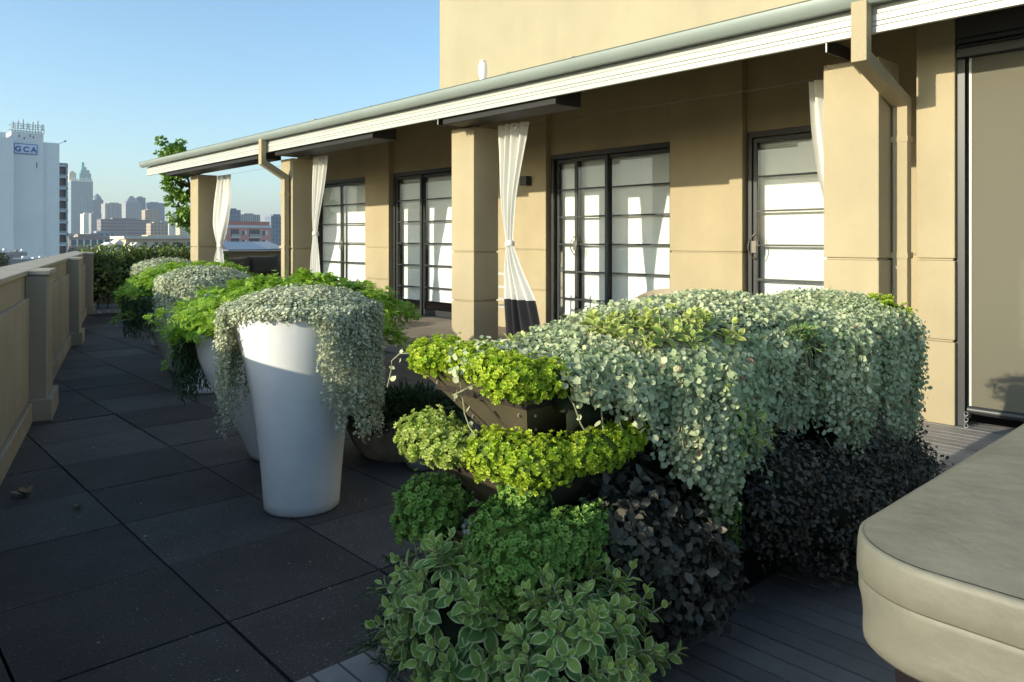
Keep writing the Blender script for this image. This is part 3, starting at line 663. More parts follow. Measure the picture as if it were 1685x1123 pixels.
def fern_pot(c, label, nfrond, seed, scale=1.0, rim=.60, zr=.83, skirt=-75):
    t = thing('fern_plant', label, 'plant', (c[0], c[1], zr), 'bright green ferns in the goblet pots'); t.location = (0,0,0)
    P = []; Nn = []; Tp = []; st = MB()
    for q in range(nfrond):
        a = rng.uniform(0, 2*PI); side_ = abs(math.sin(R(rel(c, a)))); front_ = math.cos(R(rel(c, a))); kk = 1.36 if front_ < .62 else (1.36 - (front_ - .62)*.85); reach = rng.uniform(.2, .97)*rim*kk; lift = rng.uniform(.14, .36)*(1.15 - .5*reach/(rim*1.4)); droop = rng.uniform(.08, .40 if .0 < side_*(rel(c, a) < 0) and front_ < .62 else .26)*(reach/rim)**2*(.8 if front_ < .62 else .35)
        r0 = rng.uniform(0, .4)*rim; pts = []
        for s in np.linspace(0, 1, 13):
            r = r0 + (reach - r0*.4)*s; z = zr + .02 + lift*math.sin(min(1, s*1.25)*PI*.5) - droop*s**2.4
            aa = a + .12*math.sin(3*s + q); pts.append((c[0] + r*math.cos(aa), c[1] + r*math.sin(aa), z))
        if q % 2 == 0: st.tube(pts[::3] + [pts[-1]], .003, 4)
        pa = np.array(pts)
        for i in range(2, 13):
            for k in range(10):
                f = rng.random(); j = min(i, 11); p = pa[j]*(1-f) + pa[j+1]*f; d = unit(pa[j+1] - pa[j]); side = unit(np.cross(d, (0,0,1.0)))*(1 if k % 2 else -1)
                tp = unit(d*.7 + side*rng.uniform(.2,.9) + rng.normal(size=3)*.25 + np.array([0,0,.1]))
                P.append(p + side*rng.uniform(0,.035) + rng.normal(size=3)*.008); Tp.append(tp); Nn.append(unit(np.array([0,0,1.0]) + rng.normal(size=3)*.45))
    Pd, Nd = on_blob(5200, (c[0], c[1], zr + .06), (rim*1.16, rim*1.16, .27), .22, 4.5, seed, -.12); cut = (Pd - np.array((c[0], c[1], 0)))[:, :2] @ np.array((-c[0], -c[1]))/math.hypot(*c) < rim*.86; Pd, Nd = Pd[cut], Nd[cut]
    for q in range(len(Pd)):
        P.append(Pd[q] + rng.normal(size=3)*.018); Nn.append(unit(Nd[q] + rng.normal(size=3)*.45 + np.array([0,0,.35]))); Tp.append(unit(Nd[q]*np.array((1,1,.25)) + rng.normal(size=3)*.45))
    P = np.array(P); m = len(P)
    cloud('fronds', T_PINNA, P, Nn, Tp, rng.uniform(.030, .054, m)*scale, .5 + .25*nz(P, 7, seed) + rng.normal(size=m)*.2, L_FERN, t)
    # hanging thread-fine skirt on the side away from the house
    P2 = []; T2 = []
    for q in range(380):
        a = math.atan2(-c[1], -c[0]) + R(rng.uniform(-135, skirt)); r = rim*rng.uniform(1.03, 1.25); L = rng.uniform(.1, .46); 
        for s in np.arange(0, L, .03):
            P2.append((c[0] + r*math.cos(a) + rng.normal()*.006, c[1] + r*math.sin(a) + rng.normal()*.006, zr + .04 - s)); T2.append((rng.normal()*.25, rng.normal()*.25, -1))
    P2 = np.array(P2); m2 = len(P2)
    cloud('hanging_threads', T_NEEDLE, P2, unit(rng.normal(size=(m2,3))), np.array(T2), rng.uniform(.035, .06, m2), rng.random(m2), L_ROSE, t)  # dark leaf tone carries the parapet's shade on these fern threads
    st.build('stems', STEM, t, kind='stuff')
    blob('foliage_core', (c[0], c[1], zr + .03), (rim*.93, rim*.93, .16), CORE, t, .12, 3, seed)
fern_pot(PB, 'bright green arching fern around the nearest silver pot', 230, 5)
fern_pot(PD, 'bright green fern between the middle and farthest silver pots', 190, 6, skirt=-30)

# a weathered low bowl with trailing grass, and a small pale pot, behind the tiered planter
bw = thing('stone_bowl', 'low weathered stone bowl of dark grass behind the tiered planter', 'planter', (2.98, 4.32, 0))
MB().lathe([(.30,0),(.32,.02),(.37,.10),(.41,.2),(.43,.27),(.42,.29),(.38,.28)], (0,0,0), 48).build('body', STONEPOT, bw, smooth=45)
MB().lathe([(.40,.26),(.2,.30),(.001,.31)], (0,0,0), 24).build('soil', SOIL, bw)
gp = []; gt = []
for q in range(2600):
    a = rng.uniform(0, 2*PI); r = .42*math.sqrt(rng.random()); gp.append((r*math.cos(a), r*math.sin(a), .29 + .05*(1-(r/.42)**2))); gt.append((math.cos(a)*r*2.6 + rng.normal()*.3, math.sin(a)*r*2.6 + rng.normal()*.3,    .22 - .9*(r/.42)**3))
gp = np.array(gp); cloud('grass_blades', T_NEEDLE, gp, unit(rng.normal(size=(2600,3)) + np.array([0,0,.6])), np.array(gt), rng.uniform(.06, .15, 2600), rng.random(2600), L_GRASS, bw)
sp = thing('small_pot', 'small pale grey pot base half hidden under the lime succulent', 'planter', (2.84, 3.92, 0))
MB().lathe([(.085,0),(.10,.01),(.125,.06),(.15,.15),(.155,.2),(.145,.205),(.135,.18)], (0,0,0), 36).build('body', mat('pale_grey_pot', (.42,.42,.41), .6, .1, 8, streak=.2), sp, smooth=45)
MB().lathe([(.14,.17),(.001,.19)], (0,0,0), 20).build('soil', SOIL, sp)

# ------------------------------------------------------------ tiered trough planter on the deck
V0, V1, U0, U1 = 1.387, 3.95, 1.45, 1.92
tp_ = thing('tiered_planter', 'stack of bronze metal trough boxes standing on the timber deck', 'planter')
TZ = [1.045, .81, .585, .355]
for zt in TZ:
    dl = .13; zb = zt - .175; th = .012
    lo = [(V0+dl, U0+dl, zb), (V1-dl, U0+dl, zb), (V1-dl, U1-dl, zb), (V0+dl, U1-dl, zb)]; hi = [(V0,U0,zt),(V1,U0,zt),(V1,U1,zt),(V0,U1,zt)]
    tr = MB(); n = 4
    inn_lo = [(x + (th if x < 2 else -th), y + (th if y < 1.7 else -th), z + .01) for x, y, z in lo]; inn_hi = [(x + (th if x < 2 else -th), y + (th if y < 1.7 else -th), z) for x, y, z in hi]
    tr.add(lo + hi + inn_hi + inn_lo, [(0,1,5,4),(1,2,6,5),(2,3,7,6),(3,0,4,7),(4,5,9,8),(5,6,10,9),(6,7,11,10),(7,4,8,11),(8,9,13,12),(9,10,14,13),(10,11,15,14),(11,8,12,15),(3,2,1,0),(12,13,14,15)])
    trough = tr.build('trough', BRONZE, tp_)
    for (cx_, cy_, sx, sy) in ((V0, U0, 1, 1), (V0, U1, 1, -1), (V1, U0, -1, 1)):
        cb = MB(); w = .055; e = -.004
        a0, a1 = (cx_ + sx*e, cy_ + sy*e, zt), (cx_ + sx*(dl+e), cy_ + sy*(dl+e), zb)
        cb.add([(a0[0], a0[1], zt), (a0[0] + sx*w, a0[1], zt), (a1[0] + sx*w, a1[1], zb), a1, (a0[0], a0[1] + sy*w, zt), (a1[0], a1[1] + sy*w, zb)], [(0,1,2,3),(0,3,5,4)])
        plate = cb.build('corner_plate', BRONZE, trough)
        for fz in (.2, .5, .8):
            for k in (0, 1):
                px = a0[0]*(1-fz) + a1[0]*fz + (sx*w*.55 if k else -sx*.003); py = a0[1]*(1-fz) + a1[1]*fz + (-sy*.003 if k else sy*w*.55)
                MB().lathe([(.0045,-.004),(.0045,.003),(.001,.005)], (px, py, zt*(1-fz) + zb*fz), 6).build('rivet', STEEL, trough)
    MB().box(V0 + .03, V1 - .03, U0 + .03, U1 - .03, zt - .06, zt - .02).build('soil', SOIL, trough)
    MB().box(V0 + .20, V1 - .20, U0 + .18, U1 - .18, zb - .065, zb - .001).build('spacer', BED, tp_)
MB().box(V0 + .16, V1 - .10, U0 + .10, U1 - .10, .076, .178).build('base', BED, tp_)
MB().box(V0 + .10, V1 - .05, U0 + .095, U0 + .11, .076, .30).build('kick_board', BED, tp_)

# pebbles on the third trough
for k in range(16):
    P1 = (V0 + rnd.uniform(.015, .10), U0 + rnd.uniform(.20, .36), TZ[2] - .012 + rnd.uniform(0, .02))
    pbm = blob('pebble', (0,0,0), (rnd.uniform(.008,.02), rnd.uniform(.008,.016), rnd.uniform(.007,.013)), PEBBLE, None, .25, 2, k, 8, 5)
    pbm.location = P1; pbm.rotation_euler = (rnd.random(), rnd.random(), rnd.random()*6)
    tag(pbm, 'pale grey pebble lying on the trough edge between the green succulents', 'pebble', 'pebbles on the trough')

# ---- plants of the planter
def sedum(label, blobs, m, n, size=.0125, seed=0, parent_loc=None, core=True):
    t = thing('succulent_clump', label, 'plant', (0,0,0), 'succulent clumps on the tiered planter')
    allP = []; allN = []
    tot = sum(b[1][0]*b[1][1] + b[1][0]*b[1][2] for b in blobs)
    for i, (c, r) in enumerate(blobs):
        k = int(n*(r[0]*r[1] + r[0]*r[2])/tot)
        P, Nn = on_blob(k, c, r, .30, 5.2, seed + i, -.75); allP.append(P); allN.append(Nn)
        if core: blob('foliage_core', c, tuple(x*.90 for x in r), CORE2, t, .28, 5.2, seed + i)
    P = np.concatenate(allP); Nn = np.concatenate(allN); keep = np.ones(len(P), bool)
    for i, (c, r) in enumerate(blobs): keep &= ((((P - np.array(c))/np.array(r))**2).sum(1) > .62)
    P = P[keep]; Nn = Nn[keep]; k = len(P)
    P = P + Nn*rng.normal(size=(k,1))*.006 + Nn*.008*nz(P, 60, seed)[:, None]
    cloud('rosettes', T_ROS, P, unit(Nn + rng.normal(size=(k,3))*.28 + np.array([0,0,.15])), rng.normal(size=(k,3)), size*rng.uniform(.65, 1.25, k), .5 + .3*nz(P, 25, seed) + rng.normal(size=k)*.22, m, t)
    return t
sedum('lime green succulent mound on the top trough, farther corner', [((1.43,1.875,1.085),(.085,.10,.050)),((1.46,1.78,1.08),(.08,.08,.045))], L_SEDL, 1700, .0115, 1)
sedum('lime green succulent spilling over the top trough, near corner', [((1.42,1.60,1.08),(.07,.09,.045)),((1.405,1.51,1.065),(.075,.08,.055)),((1.48,1.46,1.065),(.06,.05,.045))], L_SEDL, 1700, .0115, 2)
sedum('pale lime succulent mound on the second trough, farther corner', [((1.39,1.87,.84),(.085,.11,.065)),((1.385,1.77,.83),(.07,.09,.05))], L_SEDP, 1600, .0125, 3)
sedum('broad bright lime succulent draped over the second trough near corner', [((1.40,1.56,.85),(.08,.10,.06)),((1.44,1.45,.845),(.10,.075,.062)),((1.60,1.41,.855),(.14,.065,.055)),((1.74,1.41,.865),(.08,.05,.045))], L_SEDL, 2800, .0115, 4)
sedum('mid green succulent ball on the third trough, farther corner', [((1.40,1.91,.625),(.10,.085,.075)),((1.38,1.84,.605),(.075,.06,.065)),((1.37,1.93,.575),(.06,.06,.06)),((1.45,1.86,.655),(.07,.06,.045))], L_SEDG, 1600, .0125, 5)
sedum('large mid green succulent mound hanging from the third trough near corner', [((1.40,1.56,.635),(.085,.075,.085)),((1.40,1.47,.595),(.11,.10,.10)),((1.50,1.42,.62),(.10,.08,.075)),((1.42,1.50,.52),(.08,.08,.07)),((1.60,1.42,.64),(.07,.05,.05))], L_SEDG, 3400, .0115, 6)
sedum('small green succulent tuft low on the long side of the planter', [((2.28,1.44,.50),(.09,.07,.10)),((2.34,1.45,.40),(.06,.05,.08))], L_SEDG, 600, .0115, 7)
sedum('lime succulent tuft at the far upper end of the planter', [((3.93,1.56,1.09),(.11,.12,.07)),((3.98,1.45,1.05),(.07,.07,.06))], L_SEDL, 700, .014, 8)
sedum('dull green succulent strip under the trough edge in shade', [((1.45,1.53,.735),(.06,.07,.06))], L_SEDG, 350, .011, 9)

# the big silver plant along the top and down the long side
bigd = thing('silver_trailing_plant', 'great sheet of silver round leaves hanging down the long side of the planter', 'plant')
ZB = [(1.40,1.02),(1.52,1.0),(1.66,.93),(1.78,.82),(1.90,.69),(2.02,.60),(2.12,.54),(2.20,.56),(2.31,.62),(2.42,.68),(2.53,.71),(2.75,.69),(2.9,.64),(3.02,.585),(3.16,.53),(3.3,.47),(3.45,.39),(3.62,.32),(3.74,.36),(3.85,.46),(4.0,.60)]
lP = []; lN = []; lines = []
TRESS = [(v_, rng.uniform(.72, 1.04), rng.uniform(-.012, .028), rng.normal()*.06) for v_ in np.linspace(1.53, 3.91, 46)]
for q in range(1720):
    tv, tl, tb_, td = TRESS[rng.integers(46)]
    v = float(np.clip(tv + rng.normal()*.024, 1.49, 3.95)); zb = ramp(v, ZB); L = (1.05 - zb)*tl*(1 - .60*rng.random()**1.7)
    if v < 1.85: L *= .35 + .6*rng.random()
    us = rng.uniform(1.46, 1.93 if v < 2.3 else 2.18); wv = rng.uniform(0, 6); drift = td + rng.normal()*.05; lobe = max(0, math.sin(6.2*(v - 1.86)))**.7*.105*(1.0 if v < 2.5 else .45) + .03*max(0, math.sin(3.3*(v - 2.95))); bul = .05*rng.random() + lobe + tb_
    total = (us - 1.46) + L + .05; line = []
    dome = .115 + .04*math.sin(3.1*v) + .02*math.sin(7*v)
    if v < 1.75: dome *= .55 + .45*(v - 1.47)/.28
    for d in np.arange(0, total, .0165):
        if d < us - 1.46:
            u = us - d; z = 1.055 + dome*max(0, math.sin(PI*np.clip((u - 1.40)/(.58 if v < 2.3 else .82), 0, 1)))**.6 + .012*math.sin(20*d + wv); nn = (.0, -.35 - .6*max(0, 1 - (u - 1.44)/.12), .9)
        else:
            e = d - (us - 1.46); k = min(1, e/.09); u = 1.455 - (.03 + bul)*math.sin(k*PI/2) + .012*math.sin(13*e + wv) + .03*max(0, e - .3); z = 1.075 + .02*(1-k) - max(0, e - .025); nn = (-.12 - 6*(lobe > .02)*max(0, math.cos(6.2*(v - 1.86)))*lobe, -1, .25)
        p = (v + drift*(d**1.3) + .01*math.sin(9*d + wv), u, z); lP.append(p); lN.append(nn); line.append(p)
    lines.append(line)
lP = np.array(lP); lN = np.array(lN)
hole = (((lP - np.array((2.86,1.40,1.02)))/np.array((.10,.14,.075)))**2).sum(1) > 1
keep = hole; lP = lP[keep]; lN = lN[keep]; m = len(lP)
sz = .0102*rng.uniform(.55, 1.35, m)*(1 + .12*nz(lP, 5, 2))
top = np.array(lP[:,2] > 1.08); sz[top] *= .88
lP2 = lP + rng.normal(size=(m,3))*np.array((.010,.010,.008))
nr = unit(unit(lN) + rng.normal(size=(m,3))*.62 + np.array([-.12,0,.22])); tip = rng.normal(size=(m,3))*.55 + np.array([0,0,-1.])
vr = .42 + .25*nz(lP, 7, 1) + rng.normal(size=m)*.22
# the leaves that show largest are single leaves, the rest one mass
score = (lP2[:,1] < 1.40) & (lP2[:,0] < 2.35) & (lP2[:,2] > .55); idx = np.where(score)[0]; depth = .6775*lP2[idx,0] + .7355*lP2[idx,1] - 1.5*sz[idx]*40
idx = idx[np.argsort(lP2[idx,1] + .1*depth - .8*sz[idx])[:300]]; ms = np.zeros(m, bool); ms[idx] = True
leaf_objects('leaf', T_ROUND, lP2[ms], nr[ms], tip[ms], sz[ms]*.95, vr[ms]*.75, L_DICH, bigd)
cloud('leaves', T_ROUND, lP2[~ms], nr[~ms], tip[~ms], sz[~ms], vr[~ms], L_DICH, bigd)
dk = np.where((lP2[:,1] < 1.42) & (rng.random(m) < .012))[0]
link('dry_leaves', cloud_mesh('dry_leaves', T_ROUND[0], T_ROUND[1], lP2[dk] + np.array([0,-.008,0]), frames(nr[dk], tip[dk]), sz[dk]*.9, np.zeros(len(dk))), L_DEAD, bigd, kind='stuff')
sm = MB()
for l in lines[::3]:
    if len(l) > 8: sm.tube(l[::5] + [l[-1]], .0018, 3)
# pale runners that dangle free of the sheet
runP = []; runN = []
def runner(p0, pts, every=.035):
    a = [Vector(p0)] + [Vector(p) for p in pts]; sm.tube(a, .0022, 5)
    for i in range(len(a) - 1):
        L = (a[i+1] - a[i]).length; n = max(1, int(L/every))
        for k in range(n):
            p = a[i].lerp(a[i+1], (k + .7)/n); runP.append((p.x + rng.normal()*.008, p.y + rng.normal()*.008, p.z + rng.normal()*.004)); runN.append(unit(rng.normal(size=3) + np.array([-.8,-.5,.3])))
runner((1.40,1.98,1.09), [(1.37,2.02,1.085),(1.36,2.05,1.06),(1.355,2.045,1.03),(1.35,2.05,1.00),(1.35,2.06,.975)])
runner((1.42,1.72,1.05), [(1.375,1.72,1.04),(1.372,1.70,.99),(1.37,1.69,.95),(1.365,1.66,.915),(1.36,1.63,.90)])
runner((1.50,1.43,1.05), [(1.52,1.40,1.0),(1.53,1.385,.95),(1.54,1.38,.93)])
runner((1.60,1.42,1.05), [(1.62,1.39,.99),(1.62,1.38,.92),(1.63,1.375,.88)])
runner((1.66,1.42,1.05), [(1.68,1.38,.97),(1.69,1.37,.90)])
runner((1.40,1.66,1.04), [(1.36,1.68,1.02),(1.35,1.72,1.0)])
runner((2.45,1.36,.7), [(2.46,1.33,.62),(2.45,1.31,.55),(2.47,1.30,.52)])
runner((2.95,1.36,.66), [(2.97,1.33,.6),(2.99,1.30,.57)])
runner((4.0,1.45,1.06), [(4.06,1.42,1.03),(4.08,1.40,.98),(4.12,1.38,.95)])
rP = np.array(runP); k = len(rP)
cloud('runner_leaves', T_ROUND, rP, np.array(runN), rng.normal(size=(k,3)), rng.uniform(.007, .013, k), .5 + rng.random(k)*.5, L_DICH, bigd)
sm.build('stems', STEM, bigd, kind='stuff')
cm = MB(); rr = []
for v in np.linspace(1.52, 3.88, 26):
    zb = ramp(v, ZB); zt = 1.055 + (.075 + .035*math.sin(3.1*v))*(1 if v > 1.75 else .4)
    wb_ = 0 if v < 2.3 else .22; rr.append([(v,1.88 + wb_,.75 if wb_ else 1.02),(v,1.80 + wb_,zt),(v,1.60,zt + .01),(v,1.47,zt - .03),(v,1.42,1.0),(v,1.425,.9),(v,1.43,max(zb + .12,.5) if zb < .8 else .97),(v,1.47,max(zb + .12,.5) if zb < .8 else .97),(v,1.5,1.0)])
cm.rings(rr); cm.build('foliage_core', CORE, bigd, smooth=True)
# the silver tuft mixed into the lime mounds at the end of the trough
P, Nn = on_blob(700, (1.50,1.72,1.06), (.13,.16,.075), .2, 4, 3, 0.0); k = len(P)
cloud('end_leaves', T_ROUND, P + rng.normal(size=(k,3))*.008, unit(Nn + rng.normal(size=(k,3))*.5), rng.normal(size=(k,3)), rng.uniform(.007, .012, k), .5 + rng.normal(size=k)*.25, L_DICH, bigd)

# leafy shoots in opposite pairs
def shoots(spots, size, pairs=4, spread=.9):
    """spots: (base point, direction, length); returns leaf arrays"""
    P = []; Nn = []; Tp = []; S = []; V = []; stems = []
    for (b, d, L) in spots:
        b = np.array(b, float); d = unit(np.array(d, float)); a0 = rng.uniform(0, PI)
        x = unit(np.cross(d, (0.3, .2, 1.0))); y = np.cross(d, x); stems.append((b, b + d*L))
        for k in range(pairs):
            f = (k + .6)/pairs; p = b + d*L*f; s = size*(1.12 - .62*f**1.5)*rng.uniform(.82, 1.15); el = (.15 + 1.0*f**1.6)*spread
            for j in (0, 1):
                a = a0 + k*PI/2 + j*PI + rng.normal()*.15; o = x*math.cos(a) + y*math.sin(a)
                tp = unit(o*math.cos(el) + d*math.sin(el) + rng.normal(size=3)*.10); nn = unit(d*math.cos(el) - o*math.sin(el) + rng.normal(size=3)*.12)
                P.append(p + o*.004); Tp.append(tp); Nn.append(nn); S.append(s); V.append(f*.75 + rng.normal()*.15)
        P.append(b + d*L); Tp.append(unit(d + rng.normal(size=3)*.2)); Nn.append(unit(np.cross(d, rng.normal(size=3)))); S.append(size*.42); V.append(1.0)
    return np.array(P), np.array(Nn), np.array(Tp), np.array(S), np.clip(np.array(V), 0, 1), stems
def shoot_plant(label, spots, size, m, pairs, nobj, near=None, group=None, name='variegated_plant', seed=0, spread=.9, view=None):
    t = thing(name, label, 'plant', (0,0,0), group)
    P, Nn, Tp, S, V, stems = shoots(spots, size, pairs, spread)
    sel = np.zeros(len(P), bool)
    if nobj:
        key = (P[:,0]*.6775 + P[:,1]*.7355) - S*8
        key = key + 10*((P[:,2] - 1.45)/(P[:,0]*.6775 + P[:,1]*.7355) < -.62)
        sel[np.argsort(key)[:nobj]] = True
        leaf_objects('leaf', T_VARI, P[sel], Nn[sel], Tp[sel], S[sel], V[sel], m, t)
    if (~sel).any(): cloud('leaves', T_VARI, P[~sel], Nn[~sel], Tp[~sel], S[~sel], V[~sel], m, t)
    sb = MB()
    for a, b in stems: sb.tube([a, (a + b)/2 + rng.normal(size=3)*.004, b], [.004, .0035, .0015], 5)
    sb.build('stems', STEM, t, kind='stuff')
    return t
def bush_spots(n, c, r, L=(.06, .13), up=.5, zmin=-.8, out=None):
    P, Nn = on_blob(n, c, r, .14, 3, 2, zmin, out); return [(P[i] - Nn[i]*.05, unit(Nn[i] + np.array([0,0,up]) + rng.normal(size=3)*.25), rng.uniform(*L)) for i in range(len(P))]
T_VARI = tpl_vari(.33, -.16)
shoot_plant('cream-edged leafy plant at the planter foot, left of the dark gap', bush_spots(92, (1.36,1.72,.34), (.15,.21,.20), out=(-.7,-.7,.2)), .057, L_VARI, 4, 300, group='cream-edged plants at the planter foot')
shoot_plant('cream-edged leafy plant at the planter foot, right of the dark gap', bush_spots(104, (1.48,1.33,.33), (.22,.15,.21), out=(-.6,-.7,.3)), .054, L_VARI, 4, 300, group='cream-edged plants at the planter foot')
blob('foliage_core', (1.38,1.74,.33), (.12,.17,.15), CORE, bpy.data.objects['variegated_plant'], .1); blob('foliage_core', (1.52,1.36,.32), (.18,.12,.16), CORE, bpy.data.objects['variegated_plant.001'], .1)
ysp = []
for q in range(95):
    v = rng.uniform(1.84, 2.36); u = 1.575 + rng.normal()*.075; ysp.append(((v, u, 1.125 - .25*max(0, 1.52 - u) + .012*rng.normal()), (rng.normal()*.35 - .15, rng.normal()*.35 - .25, 1), rng.uniform(.04, .075)))
shoot_plant('yellow-green variegated shoots rising through the silver foliage on top', ysp, .050, L_VARY, 4, 200, name='variegated_shoots')
ysp = []
for (v, u, z) in ((2.02,1.34,.98),(2.05,1.335,.95),(2.12,1.33,.90),(2.15,1.33,.86),(2.22,1.325,.88),(2.27,1.32,.84),(2.18,1.325,.81),(2.10,1.33,.79),(2.25,1.32,.79),(2.08,1.33,.86)):
    ysp.append(((v, u - .035, z), (rng.normal()*.3 + .3, -1, .1 + rng.normal()*.3), .06))
shoot_plant('green variegated sprigs poking out of the silver sheet on the long side', ysp, .048, L_VARI, 3, 70, name='variegated_sprigs')
ysp = [((1.64,1.72,1.10), (-.1,0,1), .045), ((1.62,1.76,1.095), (0,.1,1), .04)]
shoot_plant('lone pair of yellow-green shoots before the striped curtain', ysp, .048, L_VARY, 3, 14, name='variegated_shoots')

def dark_shrub(label, blobs, n, size, seed, m=L_DARK, tpl=None):
    t = thing('dark_shrub', label, 'shrub', (0,0,0), 'dark shrubs along the planter')
    A = []; B = []
    for i, (c, r) in enumerate(blobs):
        P, Nn = on_blob(n//len(blobs), c, r, .24, 4, seed + i, -.9); A.append(P); B.append(Nn)
        P, Nn = on_blob(n//len(blobs)//2, c, tuple(x*.82 for x in r), .24, 4, seed + i, -.9); A.append(P); B.append(Nn)
        blob('foliage_core', c, tuple(x*.74 for x in r), CORE, t, .2, 4, seed + i)
    P = np.concatenate(A); Nn = np.concatenate(B); k = len(P); P = P + rng.normal(size=(k,3))*.014
    cloud('leaves', tpl or T_OVAL, P, unit(Nn + rng.normal(size=(k,3))*.6 + np.array([0,0,.3])), unit(Nn*.4 + rng.normal(size=(k,3))*.8 + np.array([0,0,-.2])), size*rng.uniform(.6, 1.25, k), .4 + .3*nz(P, 12, seed) + rng.normal(size=k)*.2, m, t)
dark_shrub('near dark purple-leaved shrub beside the cream-edged plant', [((1.78,1.42,.56),(.17,.12,.18)),((1.95,1.38,.44),(.19,.13,.20)),((2.1,1.40,.36),(.13,.12,.15))], 2600, .033, 1)
dark_shrub('middle dark shrub under the hanging silver sheet', [((2.58,1.38,.52),(.20,.14,.20)),((2.88,1.36,.40),(.24,.17,.24)),((3.12,1.30,.30),(.22,.17,.21))], 4600, .021, 4)
dark_shrub('wide dark shrub near the hot tub corner', [((3.30,1.35,.44),(.22,.16,.24)),((3.55,1.36,.32),(.22,.18,.22))], 3400, .021, 8)
dark_shrub('dark shrub at the far end of the planter by the sunny column', [((4.02,1.52,.42),(.16,.16,.30)),((4.14,1.50,.26),(.18,.18,.18)),((4.0,1.55,.66),(.10,.12,.16))], 3400, .021, 12)
# needle-leaved tufts: on the silver sheet and at the planter foot
def tuft(label, spots, m, nper, size, name='needle_plant'):
    t = thing(name, label, 'plant'); P = []; Tp = []; st = MB()
    for (b, d, L) in spots:
        b = np.array(b, float); d = unit(np.array(d, float)); e = b + d*L + np.array([0,0,-.15*L]); st.tube([b, (b+e)/2 + np.array([0,0,.05*L]), e], .0022, 4)
        for k in range(nper):
            f = rng.random(); P.append(b*(1-f) + e*f + np.array([0,0,.05*L*4*f*(1-f)])); Tp.append(unit(d*.8 + rng.normal(size=3)*.6))
    P = np.array(P); k = len(P)
    cloud('needles', T_NEEDLE, P, unit(rng.normal(size=(k,3)) + np.array([0,0,.8])), np.array(Tp), size*rng.uniform(.7, 1.3, k), rng.random(k), m, t); st.build('stems', STEM, t, kind='stuff')
tuft('fresh green needle-leaved tuft in the gap of the silver sheet', [((2.84 + rng.normal()*.06, 1.44, 1.06 + rng.normal()*.012), (rng.normal()*.7, -1.0 + rng.normal()*.3, .55 + rng.normal()*.4), rng.uniform(.05, .12)) for _ in range(42)], L_SPIKE, 26, .024)
tuft('dull needle sprigs drooping below the gap in the silver sheet', [((2.80 + rng.normal()*.10, 1.43, .99 + rng.normal()*.02), (rng.normal()*.6, -.9, -.6 + rng.normal()*.3), rng.uniform(.05, .13)) for _ in range(26)], L_ROSE, 24, .022)
tuft('dark rosemary sprays creeping over the pavers at the planter foot', [((1.43 + rng.normal()*.05, 2.0 + rng.normal()*.06, .12 + abs(rng.normal())*.11), (-.6 + rng.normal()*.5, .6 + rng.normal()*.5, .15 + rng.normal()*.5), rng.uniform(.07, .16)) for _ in range(120)], L_ROSE, 46, .021, 'rosemary')

# ------------------------------------------------------------ hot tub
hot = thing('hot_tub', 'hot tub under a padded taupe vinyl cover at the deck corner', 'hot tub', (1.30, .58, .075)); hot.location = (0,0,0)
X0, X1, Y0, Y1 = 1.27, 3.4, -1.6, .585
def rrect(x0, x1, y0, y1, r, z, n=12, wob=0.0, seed=0):
    pts = []
    for (cx_, cy_, a0) in ((x1-r, y1-r, 0), (x0+r, y1-r, 90), (x0+r, y0+r, 180), (x1-r, y0+r, 270)):
        for k in range(n + 1):
            a = R(a0 + 90*k/n); pts.append([cx_ + r*math.cos(a), cy_ + r*math.sin(a)])
    out = []                                                        # subdivide the straight runs so that the cloth can sag
    for i in range(len(pts)):
        p, q = pts[i], pts[(i+1) % len(pts)]; m = 44 if i % (n + 1) == n else 1
        for k in range(m): out.append((p[0] + (q[0]-p[0])*k/m, p[1] + (q[1]-p[1])*k/m))
    res = []
    cx_, cy_ = (x0+x1)/2, (y0+y1)/2
    for (x, y) in out:
        w = wob*nz(np.array([[x, y, z*2.2]]), 5.5, seed)[0] + wob*.5*nz(np.array([[x, y, z]]), 17, seed)[0]
        d = math.hypot(x-cx_, y-cy_); res.append((x + (x-cx_)/d*w, y + (y-cy_)/d*w, z + (.25*w)))
    return res
def off(d, z, wob=0, seed=0, r=.17): return rrect(X0 + d, X1 - d, Y0 + d, Y1 - d, max(.03, r - d), z, 12, wob, seed)
cv = MB(); cv.rings([off(.012,.864,.001,1), off(-.001,.862,.002,1), off(-.003,.866,.002,1), off(-.003,.890,.003,1), off(-.002,.918,.002,1), off(.000,.9285,.001,1), off(.005,.932,.0008,1), off(.010,.930,.0005,1)], False, False)
cv.build('cover_band', VINYL2, hot, smooth=True)
ct = MB(); ct.rings([off(.0085,.9318,.0005,1), off(.03,.9325)] + [off(d, .9325 + .03*min(1, d/.6) + .003*math.sin(9*d), .002, 9) for d in (.06,.10,.16,.23,.32,.45,.6,.9)], False, True)
ct.build('cover_top', VINYL, hot, smooth=True)
sk = MB(); sk.rings([off(.010,.868,.001,3), off(.003,.863,.002,3), off(.001,.850,.003,3.1), off(.000,.832,.005,3.2), off(-.001,.812,.007,3.4), off(-.001,.790,.008,3.6), off(.002,.772,.010,3.8), off(.006,.758,.009,4.0), off(.011,.750,.008,4.1), off(.022,.754,.006,4.1)], False, False)
sk.build('cover_skirt', VINYL2, hot, smooth=True)
lip = MB(); lip.tube([(x, Y1 + .012 + .008*math.sin(11*x), .895 + .006*math.sin(17*x + 1)) for x in np.linspace(1.85, 3.2, 40)], .006, 6); lip.build('back_flap', BLACKCLOTH, hot)
tb = MB(); tb.rings([rrect(X0+.05, X1-.05, Y0+.05, Y1-.05, .15, z) for z in (.076, .77)], True, True); tb.build('cabinet', TUB, hot, smooth=40)

